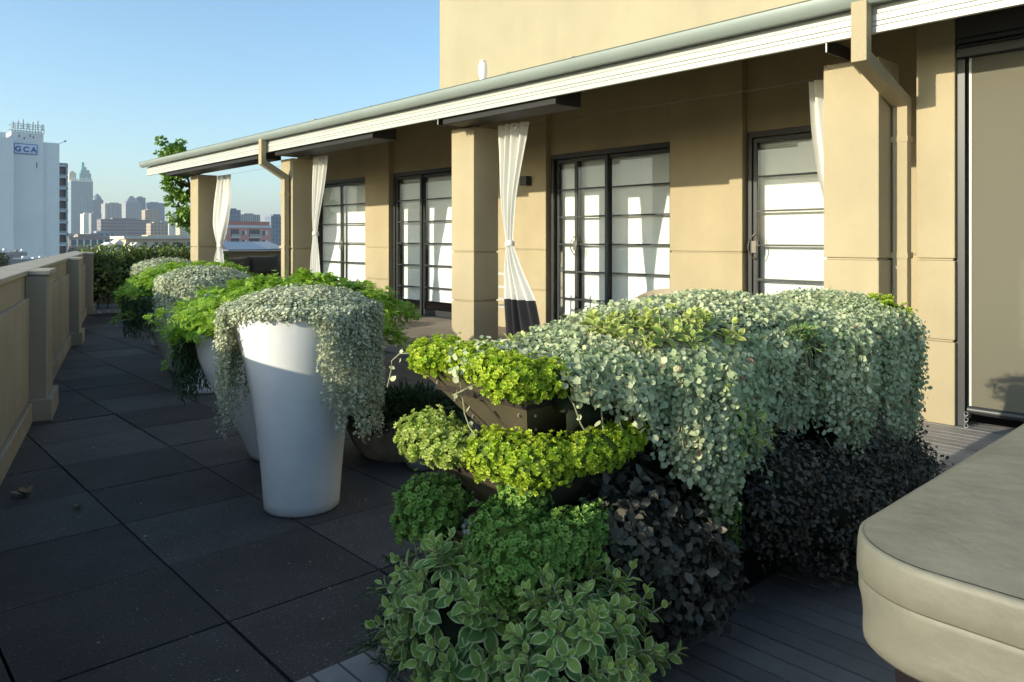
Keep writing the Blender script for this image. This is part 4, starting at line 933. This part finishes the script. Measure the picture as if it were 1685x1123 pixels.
# ------------------------------------------------------------ hedge, tree
hd = thing('hedge', 'leafy hedge across the end of the terrace, its crown in sunlight', 'hedge')
A = []; B = []
for i in range(9):
    c = (4.15 + .31*i, 17.3 + .15*math.sin(i*2.1), .62); r = (.36, .50, .55 + .03*math.sin(3*i)); P, Nn = on_blob(620, c, r, .25, 4, i, -.7); A.append(P); B.append(Nn)
    P, Nn = on_blob(260, c, tuple(x*.8 for x in r), .25, 4, i, -.7); A.append(P); B.append(Nn)
    if i % 2 == 0: blob('hedge_core', c, tuple(x*.70 for x in r), CORE, hd, .2, 4, i)  # dark filler, the hedge's inner shade put into its colour
sprigs = []; hs = MB()
for q in range(170):
    b = np.array((rng.uniform(3.95, 6.8), 17.2 + rng.normal()*.25, 1.02)); L = rng.uniform(.08, .34); d = unit(np.array((rng.normal()*.2, rng.normal()*.2, 1)))
    hs.tube([b, b + d*L], .005, 4)
    for s in np.arange(.02, L, .018): sprigs.append((b + d*s + rng.normal(size=3)*.02, unit(rng.normal(size=3) + np.array([-.3,0,.6]))))
P = np.concatenate(A + [np.array([s[0] for s in sprigs])]); Nn = np.concatenate(B + [np.array([s[1] for s in sprigs])]); k = len(P); P = P + rng.normal(size=(k,3))*.02
cloud('leaves', T_OVAL, P, unit(Nn + rng.normal(size=(k,3))*.6), unit(Nn*.5 + rng.normal(size=(k,3))*.7 + np.array([0,0,.4])), rng.uniform(.045, .085, k), .35 + .3*nz(P, 5, 1) + rng.normal(size=k)*.25, L_HEDGE, hd)
for i in range(14): hs.tube([(4.0 + .2*i, 17.1 + rng.normal()*.15, 0), (4.0 + .2*i + rng.normal()*.1, 17.2 + rng.normal()*.2, 1.0)], .012, 5)
hs.build('branches', BARK, hd, kind='stuff')

tr = thing('small_tree', 'slim green tree rising behind the last veranda pillar', 'tree', (6.75, 18.3, 0)); tr.location = (0,0,0)
tk = MB(); tk.tube([(6.78,18.3,0),(6.75,18.32,1.2),(6.62,18.4,2.2),(6.45,18.5,3.1),(6.38,18.55,3.8)], [.06,.05,.04,.025,.01], 8)
limbs = []
for (z, dx, dy, L) in ((1.7,-1,.3,.55),(2.0,-.8,-.5,.6),(2.3,-1,.1,.75),(2.5,.5,.6,.5),(2.7,-.9,.4,.7),(2.9,-.6,-.6,.55),(3.1,.7,-.2,.45),(3.3,-.8,.2,.5),(3.45,-.3,.6,.3),(3.55,-.5,-.1,.28)):
    b = np.array((6.62 - .2*(z-2.2), 18.4 + .08*(z-2.2), z)); e = b + unit(np.array((dx, dy, .45)))*L; tk.tube([b, (b+e)/2 + np.array([0,0,.03]), e], [.018,.012,.005], 5); limbs.append((b, e))
tk.build('trunk', BARK, tr, smooth=True)
A = []; B = []
for (b, e) in limbs:
    for q in range(7):
        f = rng.uniform(.35, 1.08); c = b*(1-f) + e*f + rng.normal(size=3)*.09; r = rng.uniform(.07, .13)
        P, Nn = on_blob(52, c, (r, r, r*.8), .3, 4, q); A.append(P); B.append(Nn)
P = np.concatenate(A); Nn = np.concatenate(B); k = len(P)
cloud('crown', T_OVAL, P, unit(Nn + rng.normal(size=(k,3))*.6 + np.array([0,0,.4])), unit(Nn + rng.normal(size=(k,3))*.6), rng.uniform(.06, .11, k), .45 + .3*nz(P, 5, 2) + rng.normal(size=k)*.22, L_TREE, tr)

# fallen leaves on the pavers
def fallen(x, y, s, rz, m, label):
    T, F, _ = tpl_vari(.30, .22); lobes = []
    mb = MB()
    for k, (a, l) in enumerate(((0,1.0),(52,.82),(-50,.85),(105,.55),(-108,.6))):
        ca, sa = math.cos(R(a)), math.sin(R(a))
        mb.add([((p[0]*ca - p[1]*sa)*l*s, (p[0]*sa + p[1]*ca)*l*s, abs(p[2])*l*s + .3*s*p[1]*math.sin(k*1.9)**2 + .004 + .0004*k) for p in T], F)
    mb.tube([(0,0,.005),(.01*s,-.5*s,.02*s)], .0014, 4)
    o = mb.build('fallen_leaf', m, None, smooth=True); o.location = (x, y, .001); o.rotation_euler = (0,0,rz); tag(o, label, 'leaf', 'fallen leaves on the pavers'); return o
fallen(.87, 5.02, .085, 1.2, L_DEAD, 'curled brown fallen leaf on the pavers near the parapet')
fallen(1.03, 4.58, .04, 2.6, mat('green_bit', (.14,.17,.06), .7, .2, 30), 'small green leaf scrap on the dark pavers')

gr = np.column_stack([rng.uniform(.6, 3.2, 150), rng.uniform(2.3, 8.0, 150), np.full(150, .003)]); gr = gr[gr[:,0] > par_v(gr[:,1]) + .1]; k = len(gr)
gro = cloud('litter', T_OVAL, gr, unit(rng.normal(size=(k,3))*.35 + np.array([0,0,1])), rng.normal(size=(k,3)), rng.uniform(.006, .020, k), rng.random(k), mat('dry_litter', (.30,.27,.20), .8, .3, 50), None)

# ------------------------------------------------------------ the city beyond
GZ = -24.0
gm = mat('city_ground', (0.16, 0.16, 0.14), 0.9, 0.35, 0.02)
gd = struct(MB().add([(-6000,-2000,GZ),(6000,-2000,GZ),(6000,9000,GZ),(-6000,9000,GZ)], [(0,1,2,3)]).build('ground', gm))
podium = thing('lower_building', 'storeys of the block under the terrace', 'building'); MB().box(-2, 16, -8, 19, GZ, -.42).build('wall', PARAM, podium)
def tower(name, label, v0, v1, U, ztop, m, dep=None, extra=None, group='far city towers'):
    t = thing(name, label, 'building', (0,0,0), group)
    w = v1 - v0; dep = dep or w*.8
    MB().box(v0, v1, U, U + dep, GZ, ztop).build('walls', m, t)
    MB().box(v0 + w*.25, v1 - w*.25, U + dep*.25, U + dep*.7, ztop, ztop + max(1.5, (ztop - GZ)*.022)).build('roof_plant', m, t)
    if extra: extra(t, v0, v1, U, ztop, dep)
    return t
F = facade
teal = F('teal_curtain_wall', (.30,.36,.38), (.07,.17,.21), 3.6, 3.8, .5); teal2 = F('green_glass_wall', (.16,.36,.36), (.06,.25,.25), 3, 4, .4)
cream = F('cream_far_wall', (.62,.56,.40), (.22,.21,.18), 3, 3.2, .75); white = F('white_far_wall', (.74,.71,.62), (.34,.34,.33), 2.6, 3.1, .8)
greyf = F('grey_far_wall', (.36,.36,.36), (.15,.17,.20), 3.2, 3.4, .55); brownf = F('brown_far_wall', (.28,.24,.23), (.16,.15,.17), 50, 3.6, .9)
bluef = F('blue_far_wall', (.20,.24,.30), (.10,.13,.18), 3, 3.6, .5); tanf = F('tan_far_wall', (.46,.36,.26), (.17,.15,.15), 3.4, 3.3, .8); finf = F('finned_far_wall', (.50,.49,.46), (.10,.11,.13), 2.4, 40, .6)
plain_w = mat('far_white_concrete', (.70,.68,.62), .8, .05, .05)
def crown_letters(t, v0, v1, U, z, d):
    MB().box(v0 - .6, v1 + .6, U - .6, U + d + .6, z + .02, z + 1.4).build('crown_band', plain_w, t)
    n = 9
    for k in range(n):
        x = v0 + (v1-v0)*(k + .2)/n; MB().box(x, x + (v1-v0)/n*.5, U - .4, U + .8, z + 1.42, z + 8 + 1.5*math.sin(k*2.3)).build('crown_fin', plain_w, t)
def stepped(t, v0, v1, U, z, d):
    w = v1 - v0
    for a, b, h0, h1 in ((.12,.88,0,9),(.2,.62,9,17),(.22,.42,17,30)): MB().box(v0 + w*a, v0 + w*b, U + d*.1, U + d*.8, z + h0 + .05, z + h1).build('roof_step', teal2, t)
def peak(t, v0, v1, U, z, d):
    c = ((v0+v1)/2, U + d/2); MB().add([(v0,U,z+.1),(v1,U,z+.1),(v1,U+d,z+.1),(v0,U+d,z+.1),(c[0]-2,c[1],z+14),(c[0]+2,c[1],z+14)], [(0,1,5,4),(2,3,4,5),(1,2,5),(3,0,4)]).build('pyramid_roof', greyf, t)
    MB().tube([(c[0],c[1],z+13),(c[0],c[1],z+24)], .5, 5).build('mast', plain_w, t)
def dome(t, v0, v1, U, z, d):
    w = v1 - v0; rr = []
    for k in range(7):
        a = k/6; rr.append((w/2*math.cos(a*PI/2*.92), a*15))
    MB().lathe(rr, ((v0+v1)/2, U + w/2, z), 20, False, True).build('rounded_top', bluef, t, smooth=True)
tower('glass_tower', 'tall teal glass tower with pale fins along its crown', 412.8, 456.7, 1900, 133, teal, 40, crown_letters)
tower('stepped_tower', 'green stepped tower top rising behind the teal glass tower', 520.2, 548.3, 2300, 184, teal2, 26, stepped)
tower('cream_tower', 'cream capped tower peeping over the left of the teal glass tower', 517, 534, 2400, 192, cream, 18)
tower('round_topped_tower', 'blue-grey tower with a rounded top right of the teal tower', 480.7, 503.1, 2000, 98, bluef, 22, dome)
tower('slim_tower', 'slim white sunlit tower in front of the teal glass tower', 299.8, 309.1, 1300, 42.3, white, 22)
tower('slab_block', 'grey flat-topped block between the slim white tower and brown slab', 298, 312, 1250, 42, greyf, 14)
tower('finned_tower', 'pale tower with vertical fins left of the pyramid roof', 431, 467.8, 1700, 77, finf, 30)
tower('pyramid_tower', 'grey tower with a pyramid roof and mast', 414.8, 441, 1500, 70, greyf, 26, peak)
tower('shadow_tower', 'blue shadowed tower close behind the pyramid roof', 462, 479, 1600, 86, bluef, 16)
tower('brown_slab', 'wide brown-grey office slab with banded floors', 224, 273.5, 900, 24.3, brownf, 16)
tower('blue_tower', 'square blue-grey tower right of the pyramid roof', 510.6, 547.5, 1700, 81, bluef, 36)
tower('tan_block', 'tan apartment block catching sun before the blue tower', 328.8, 347, 1100, 43, tanf, 16)
tower('tan_block', 'small tan block with white bays below the blue tower', 244.3, 260, 800, 18.4, tanf, 14)
tower('pale_block', 'pale apartment block left of the small tree', 364.1, 378.1, 1100, 38.8, white, 16)
tower('pale_block', 'cream block half behind the last pillar', 340.7, 356, 1000, 31, cream, 16)
tower('grey_block', 'low grey block between tan and pale blocks', 378.6, 398, 1200, 28.8, greyf, 16)
tower('blue_block', 'flat blue-grey tower above the pink apartments', 283.2, 294.3, 700, 30, bluef, 12)
tower('striped_block', 'pale striped block behind the pink apartment roof', 378.4, 403.1, 900, 33, finf, 18)
tower('blue_block', 'dark blue block beside the veranda downpipe', 278.2, 291.2, 600, 21.8, bluef, 12)
for k in range(26):
    U = rng.uniform(500, 1500); r_ = rng.uniform(.19, .36); v = U*r_; w = rng.uniform(10, 26); h = GZ + rng.uniform(18, 34)
    tower('city_block', ['distant pale low-rise block in the far skyline', 'distant grey low-rise block in the far skyline', 'distant tan low-rise block in the far skyline'][k % 3], v, v + w, U, h, (white, greyf, tanf)[k % 3], 14, None, ('pale far low-rise', 'grey far low-rise', 'tan far low-rise')[k % 3])
# low roofs in the middle distance
lw = tower('school_building', 'long low building with a row of wide windows left of the hedge', 90.2, 109.6, 420, 3.0, mat('dull_brick', (.30,.24,.22), .85, .1, .3), 14, None, 'low roofs beyond the parapet')
wg = mat('far_window_glass', (.07,.12,.14), .15, .1, .3, spec=.7)
for k in range(6):
    x = 91.4 + 3.0*k; MB().box(x, x + 2.5, 419.9, 420.05, -.9, 1.5).build('window', wg, lw)
for k in range(7): MB().box(90.6 + 3.0*k, 91.2 + 3.0*k, 419.7, 420.0, -1.6, 1.7).build('column', plain_w, lw)
lr = tower('warehouse', 'long cream building under a flat pale roof edge', 83, 118, 300, 1.9, mat('cream_wall', (.56,.47,.33), .85, .1, .3), 16, None, 'low roofs beyond the parapet')
MB().box(82, 119, 298.6, 317, 1.92, 2.9).build('roof', mat('pale_roof', (.60,.58,.50), .7, .06, .2), lr)
for k in range(8): MB().box(85 + 4*k, 86.2 + 4*k, 299.9, 300.05, -.6, .7).build('window', wg, lr)
for i, (v0, v1, U, z) in enumerate(((65.6, 69.2, 260, -.6), (70.2, 72.6, 265, .3), (70.8, 74.0, 250, -.7), (60, 63, 240, -2.0))):
    t = thing('white_house', ['white gabled cottage left of the cream warehouse', 'small cream upper storey between white cottages', 'white gabled cottage before the cream warehouse', 'white cottage roof hidden by the hedge'][i], 'house', (0,0,0), 'white cottages below the terrace')
    MB().box(v0, v1, U, U + 6, GZ, z).build('walls', plain_w, t); c = (v0+v1)/2
    MB().add([(v0-.3,U-.3,z+.02),(v1+.3,U-.3,z+.02),(c,U-.3,z+1.4),(v0-.3,U+6.3,z+.02),(v1+.3,U+6.3,z+.02),(c,U+6.3,z+1.4)], [(0,1,2),(3,5,4),(0,2,5,3),(1,4,5,2)]).build('roof', plain_w, t)
    MB().box(c - .5, c + .5, U - .03, U + .02, z - 1.2, z - .3).build('window', wg, t)
# pink apartments with balconies
pk = thing('apartment_building', 'pink apartment building with white balconies seen under the veranda roof', 'building')
pinkm = mat('pink_render', (.72,.36,.30), .85, .06, .2); recess = mat('balcony_shade', (.16,.14,.13), .8, .2, .6); slabw = mat('balcony_slab', (.66,.66,.66), .8, .05, .3); redt = mat('red_roof', (.55,.24,.18), .8, .1, .5)
v0, v1, U = 89, 106.7, 230
MB().box(v0, v1, U, U + 12, GZ, 6.2).build('walls', pinkm, pk)
MB().box(v0 - .2, v1 - .6, U - .1, U + 12, 6.22, 7.3).build('roof', redt, pk)
MB().box(v0, v1 + .1, U - .35, U - .02, 5.3, 6.1).build('cornice', slabw, pk)
for zz in (2.6, -.35, -3.3):
    for a, b in ((93.6, 96.2), (99.4, 102.9)):
        MB().box(a, b, U - .02, U + .05, zz - .1, zz + 2.2).build('balcony_shade_panel', recess, pk); MB().box(a - .2, b + .2, U - .9, U - .03, zz - .5, zz - .12).build('balcony_slab', slabw, pk)  # dark panel flat on the wall stands for the shaded balcony opening
        MB().box(a - .1, b + .1, U - .85, U - .80, zz - .1, zz + .75).build('balustrade', mat('balustrade_glass', (.42,.38,.34), .3, .1, 1), pk)
        for q in range(2): MB().box(a + .3 + q*(b-a)*.5, a + .3 + q*(b-a)*.5 + .8, U - .06, U - .03, zz, zz + 1.9).build('window', wg, pk)
    for a, b in ((97.2, 98.7), (103.8, 105.6), (91.0, 92.4)):
        MB().box(a, b, U - .05, U + .02, zz + .4, zz + 1.8).build('window', wg, pk); MB().box((a+b)/2, b, U - .07, U - .051, zz + .4, zz + 1.8).build('shutter', slabw, pk)
for i, (v0, v1, U, z, lb) in enumerate(((60.5, 68.9, 150, .7, 'blue-grey metal roof below the pink apartments'), (70.5, 77.5, 160, .7, 'pale ribbed metal shed roof right of the pink apartments'))):
    t = thing('shed', lb, 'shed', (0,0,0), 'metal sheds below the terrace'); mm = mat('blue_metal_roof', (.17,.22,.29), .5, .08, .3) if i == 0 else mat('pale_metal_roof', (.27,.29,.31), .5, .1, .4)
    MB().box(v0, v1, U, U + 9, GZ, z - 1.2).build('walls', mm, t); MB().add([(v0-.3,U-.3,z-1.15),(v1+.3,U-.3,z-1.15),(v1+.3,U+9,z+.4),(v0+2,U+9,z+.4)], [(0,1,2,3)]).build('roof', mm, t)
    for q in range(12): MB().box(v0 + (v1-v0)*q/12, v0 + (v1-v0)*q/12 + .05, U - .33, U - .28, z - 1.6, z - 1.12).build('roof_rib', mm, t)

# the white sign tower
gca = thing('sign_tower', 'big white windowless tower carrying a blue lettered sign', 'building')
gw = mat('white_tower_render', (.84,.83,.79), .85, .04, .12, streak=.05)
MB().box(36.2, 46.8, 228, 246, GZ, 27.1).build('main_wall', gw, gca)
MB().box(35.9, 43.0, 227.2, 240, GZ, 29.2).build('centre_wall', gw, gca)
MB().box(20, 36.0, 224.5, 242, GZ, 27.2).build('left_wing', gw, gca)
MB().box(26, 34.6, 226, 240, 27.22, 28.6).build('left_roof_room', gw, gca)
rk = MB()
for z in (29.3, 30.0, 31.2): rk.box(35.9, 43.2, 227.0, 227.15, z, z + .12); rk.box(35.9, 43.2, 231, 231.15, z, z + .12)
for k in range(12): x = 36 + .64*k; rk.box(x, x + .12, 227.0, 227.15, 29.2, 31.3)
rk.build('antenna_rack', mat('rack_steel', (.30,.34,.30), .5, .1, 1), gca)
for k in range(7): x = 36.1 + 1.08*k; MB().box(x, x + .3, 226.7, 226.95, 29.9 + .3*(k % 2), 31.6 + .4*(k % 3)).build('antenna', plain_w, gca)
MB().tube([(46.9, 229, 27), (48.3, 229, 27.9)], .08, 5).build('roof_light', slabw, gca); MB().box(48.1, 48.6, 228.9, 229.1, 27.7, 28.1).build('roof_light', wg, gca)
sgn = MB().box(36.45, 41.6, 226.95, 227.15, 23.6, 26.2).build('sign_border', mat('sign_blue', (.03,.12,.38), .5, .03, 1), gca)
MB().box(36.62, 41.43, 226.90, 226.949, 23.77, 26.03).build('sign_board', mat('sign_white', (.72,.75,.80), .5, .02, 1), sgn)
fc = bpy.data.curves.new('letters', 'FONT'); fc.body = 'GCA'; fc.size = 1.9; fc.extrude = .03; fc.align_x = 'CENTER'; fc.offset = .055; fc.space_character = 1.4
fo = bpy.data.objects.new('tmp_letters', fc); COL.objects.link(fo); bpy.context.view_layer.update()
fm = bpy.data.meshes.new_from_object(fo.evaluated_get(bpy.context.evaluated_depsgraph_get())); bpy.data.objects.remove(fo)
fm.materials.clear(); lo_ = link('lettering', fm, MATS['sign_blue'], sgn); lo_.location = (39.02, 226.86, 24.15); lo_.rotation_euler = (R(90), 0, 0); lo_.scale = (1.0, 1, 1)
for (x, z) in ((37.5, 27.9), (39.9, 28.1), (38.6, 27.4), (40.6, 27.8)): MB().box(x, x + .25, 227.12, 227.19, z, z + .5).build('wall_vent', recess, gca)
MB().box(41.4, 41.6, 227.12, 227.19, 20.2, 21.6).build('wall_vent', recess, gca)
glz = mat('balcony_glazing', (.17,.12,.15), .25, .15, .5, spec=.6)
MB().box(47.0, 49.2, 232.2, 244, GZ, 21.2).build('balcony_bay', glz, gca)
for k in range(15):
    z = 21.2 - 3.05*k; MB().box(46.85, 49.35, 230.6, 232.19, z, z + .45).build('balcony_slab', slabw, gca)
    MB().box(46.9, 49.3, 230.62, 230.68, z + .46, z + 1.0).build('balustrade', mat('tower_balustrade', (.32,.40,.42), .25, .1, .6), gca)
MB().box(49.05, 49.36, 230.6, 232.19, GZ, 21.9).build('edge_fin', slabw, gca); MB().box(46.85, 47.0, 230.6, 232.19, GZ, 21.9).build('edge_fin', slabw, gca)
# roofs, cars and trees below the sign tower
for i, (v0, v1, U, z, col) in enumerate(((8, 21.5, 118, -1.1, (.25,.24,.24)), (21.8, 27.5, 122, -1.4, (.36,.35,.36)), (27.8, 33, 135, -1.6, (.22,.24,.30)), (20, 26, 150, -.6, (.30,.28,.27)))):
    t = thing('flat_roof_building', ['dark flat roof below the sign tower at the picture edge', 'grey flat roof with small plant under the sign tower', 'slate roof just over the parapet coping', 'brown roof at the foot of the sign tower'][i], 'building', (0,0,0), 'roofs below the sign tower')
    mm = mat('roof_tone_%d' % i, col, .8, .15, .4); MB().box(v0, v1, U, U + 10, GZ, z).build('walls', mm, t)
    for q in range(7):
        x = v0 + (v1 - v0)*(q + .3)/7; MB().box(x, x + rng.uniform(.3, .9), U + 1, U + 2.2, z, z + rng.uniform(.2, .7)).build('roof_plant', (slabw, plain_w, mm)[q % 3], t)
def far_tree(label, c, r, m, n=900, seed=0):
    t = thing('far_tree', label, 'tree', (0,0,0), 'trees below the terrace')
    MB().tube([(c[0], c[1], GZ), (c[0] + .3, c[1], c[2])], [.5, .2], 7).build('trunk', BARK, t)
    A = []; B = []
    for q in range(9):
        cc = np.array(c) + rng.normal(size=3)*np.array(r)*.42; P, Nn = on_blob(n//9, cc, tuple(x*.5 for x in r), .3, 4, seed + q); A.append(P); B.append(Nn)
    P = np.concatenate(A); Nn = np.concatenate(B); k = len(P)
    cloud('crown', T_OVAL, P, unit(Nn + rng.normal(size=(k,3))*.5), unit(Nn + rng.normal(size=(k,3))), r[0]*.16*rng.uniform(.7, 1.4, k), .45 + .3*nz(P, .8, seed) + rng.normal(size=k)*.2, m, t)
far_tree('dark round tree left of the orange tree', (66.5, 295, -3.8), (3.4, 2.5, 2.9), L_FAR, 900, 1)
far_tree('orange autumn tree beyond the parapet', (73.0, 300, -3.6), (3.2, 2.5, 2.6), L_AUT, 900, 2)
far_tree('wide dark tree in front of the cream warehouse', (88.5, 280, -2.4), (5.2, 3, 2.7), L_FAR, 1200, 3)
far_tree('dark tree right of the wide dark tree', (98, 285, -2.6), (2.8, 2.5, 2.4), L_FAR, 700, 4)
far_tree('small olive tree at the picture edge under the sign tower', (15.8, 105, -.9), (1.3, 1.3, 1.1), L_FAR, 700, 5)
far_tree('low dark tree behind the last pillar', (92, 200, -1.6), (2.5, 2, 1.5), L_FAR, 700, 6)

# ------------------------------------------------------------ the air over the city
hz = MB().box(-6500, 6500, -2500, 9500, GZ - 1, 262).build('haze', None); hz['kind'] = 'stuff'
hm = bpy.data.materials.new('haze'); hm.use_nodes = True; nt = hm.node_tree; nt.nodes.clear()
ho = nt.nodes.new('ShaderNodeOutputMaterial'); pv = nt.nodes.new('ShaderNodeVolumePrincipled'); pv.inputs['Color'].default_value = (.93, .95, 1, 1); pv.inputs['Density'].default_value = .00015; pv.inputs['Anisotropy'].default_value = .25
nt.links.new(pv.outputs[0], ho.inputs['Volume']); hz.data.materials.append(hm)
scene.cycles.volume_bounces = 0; scene.cycles.volume_max_steps = 64
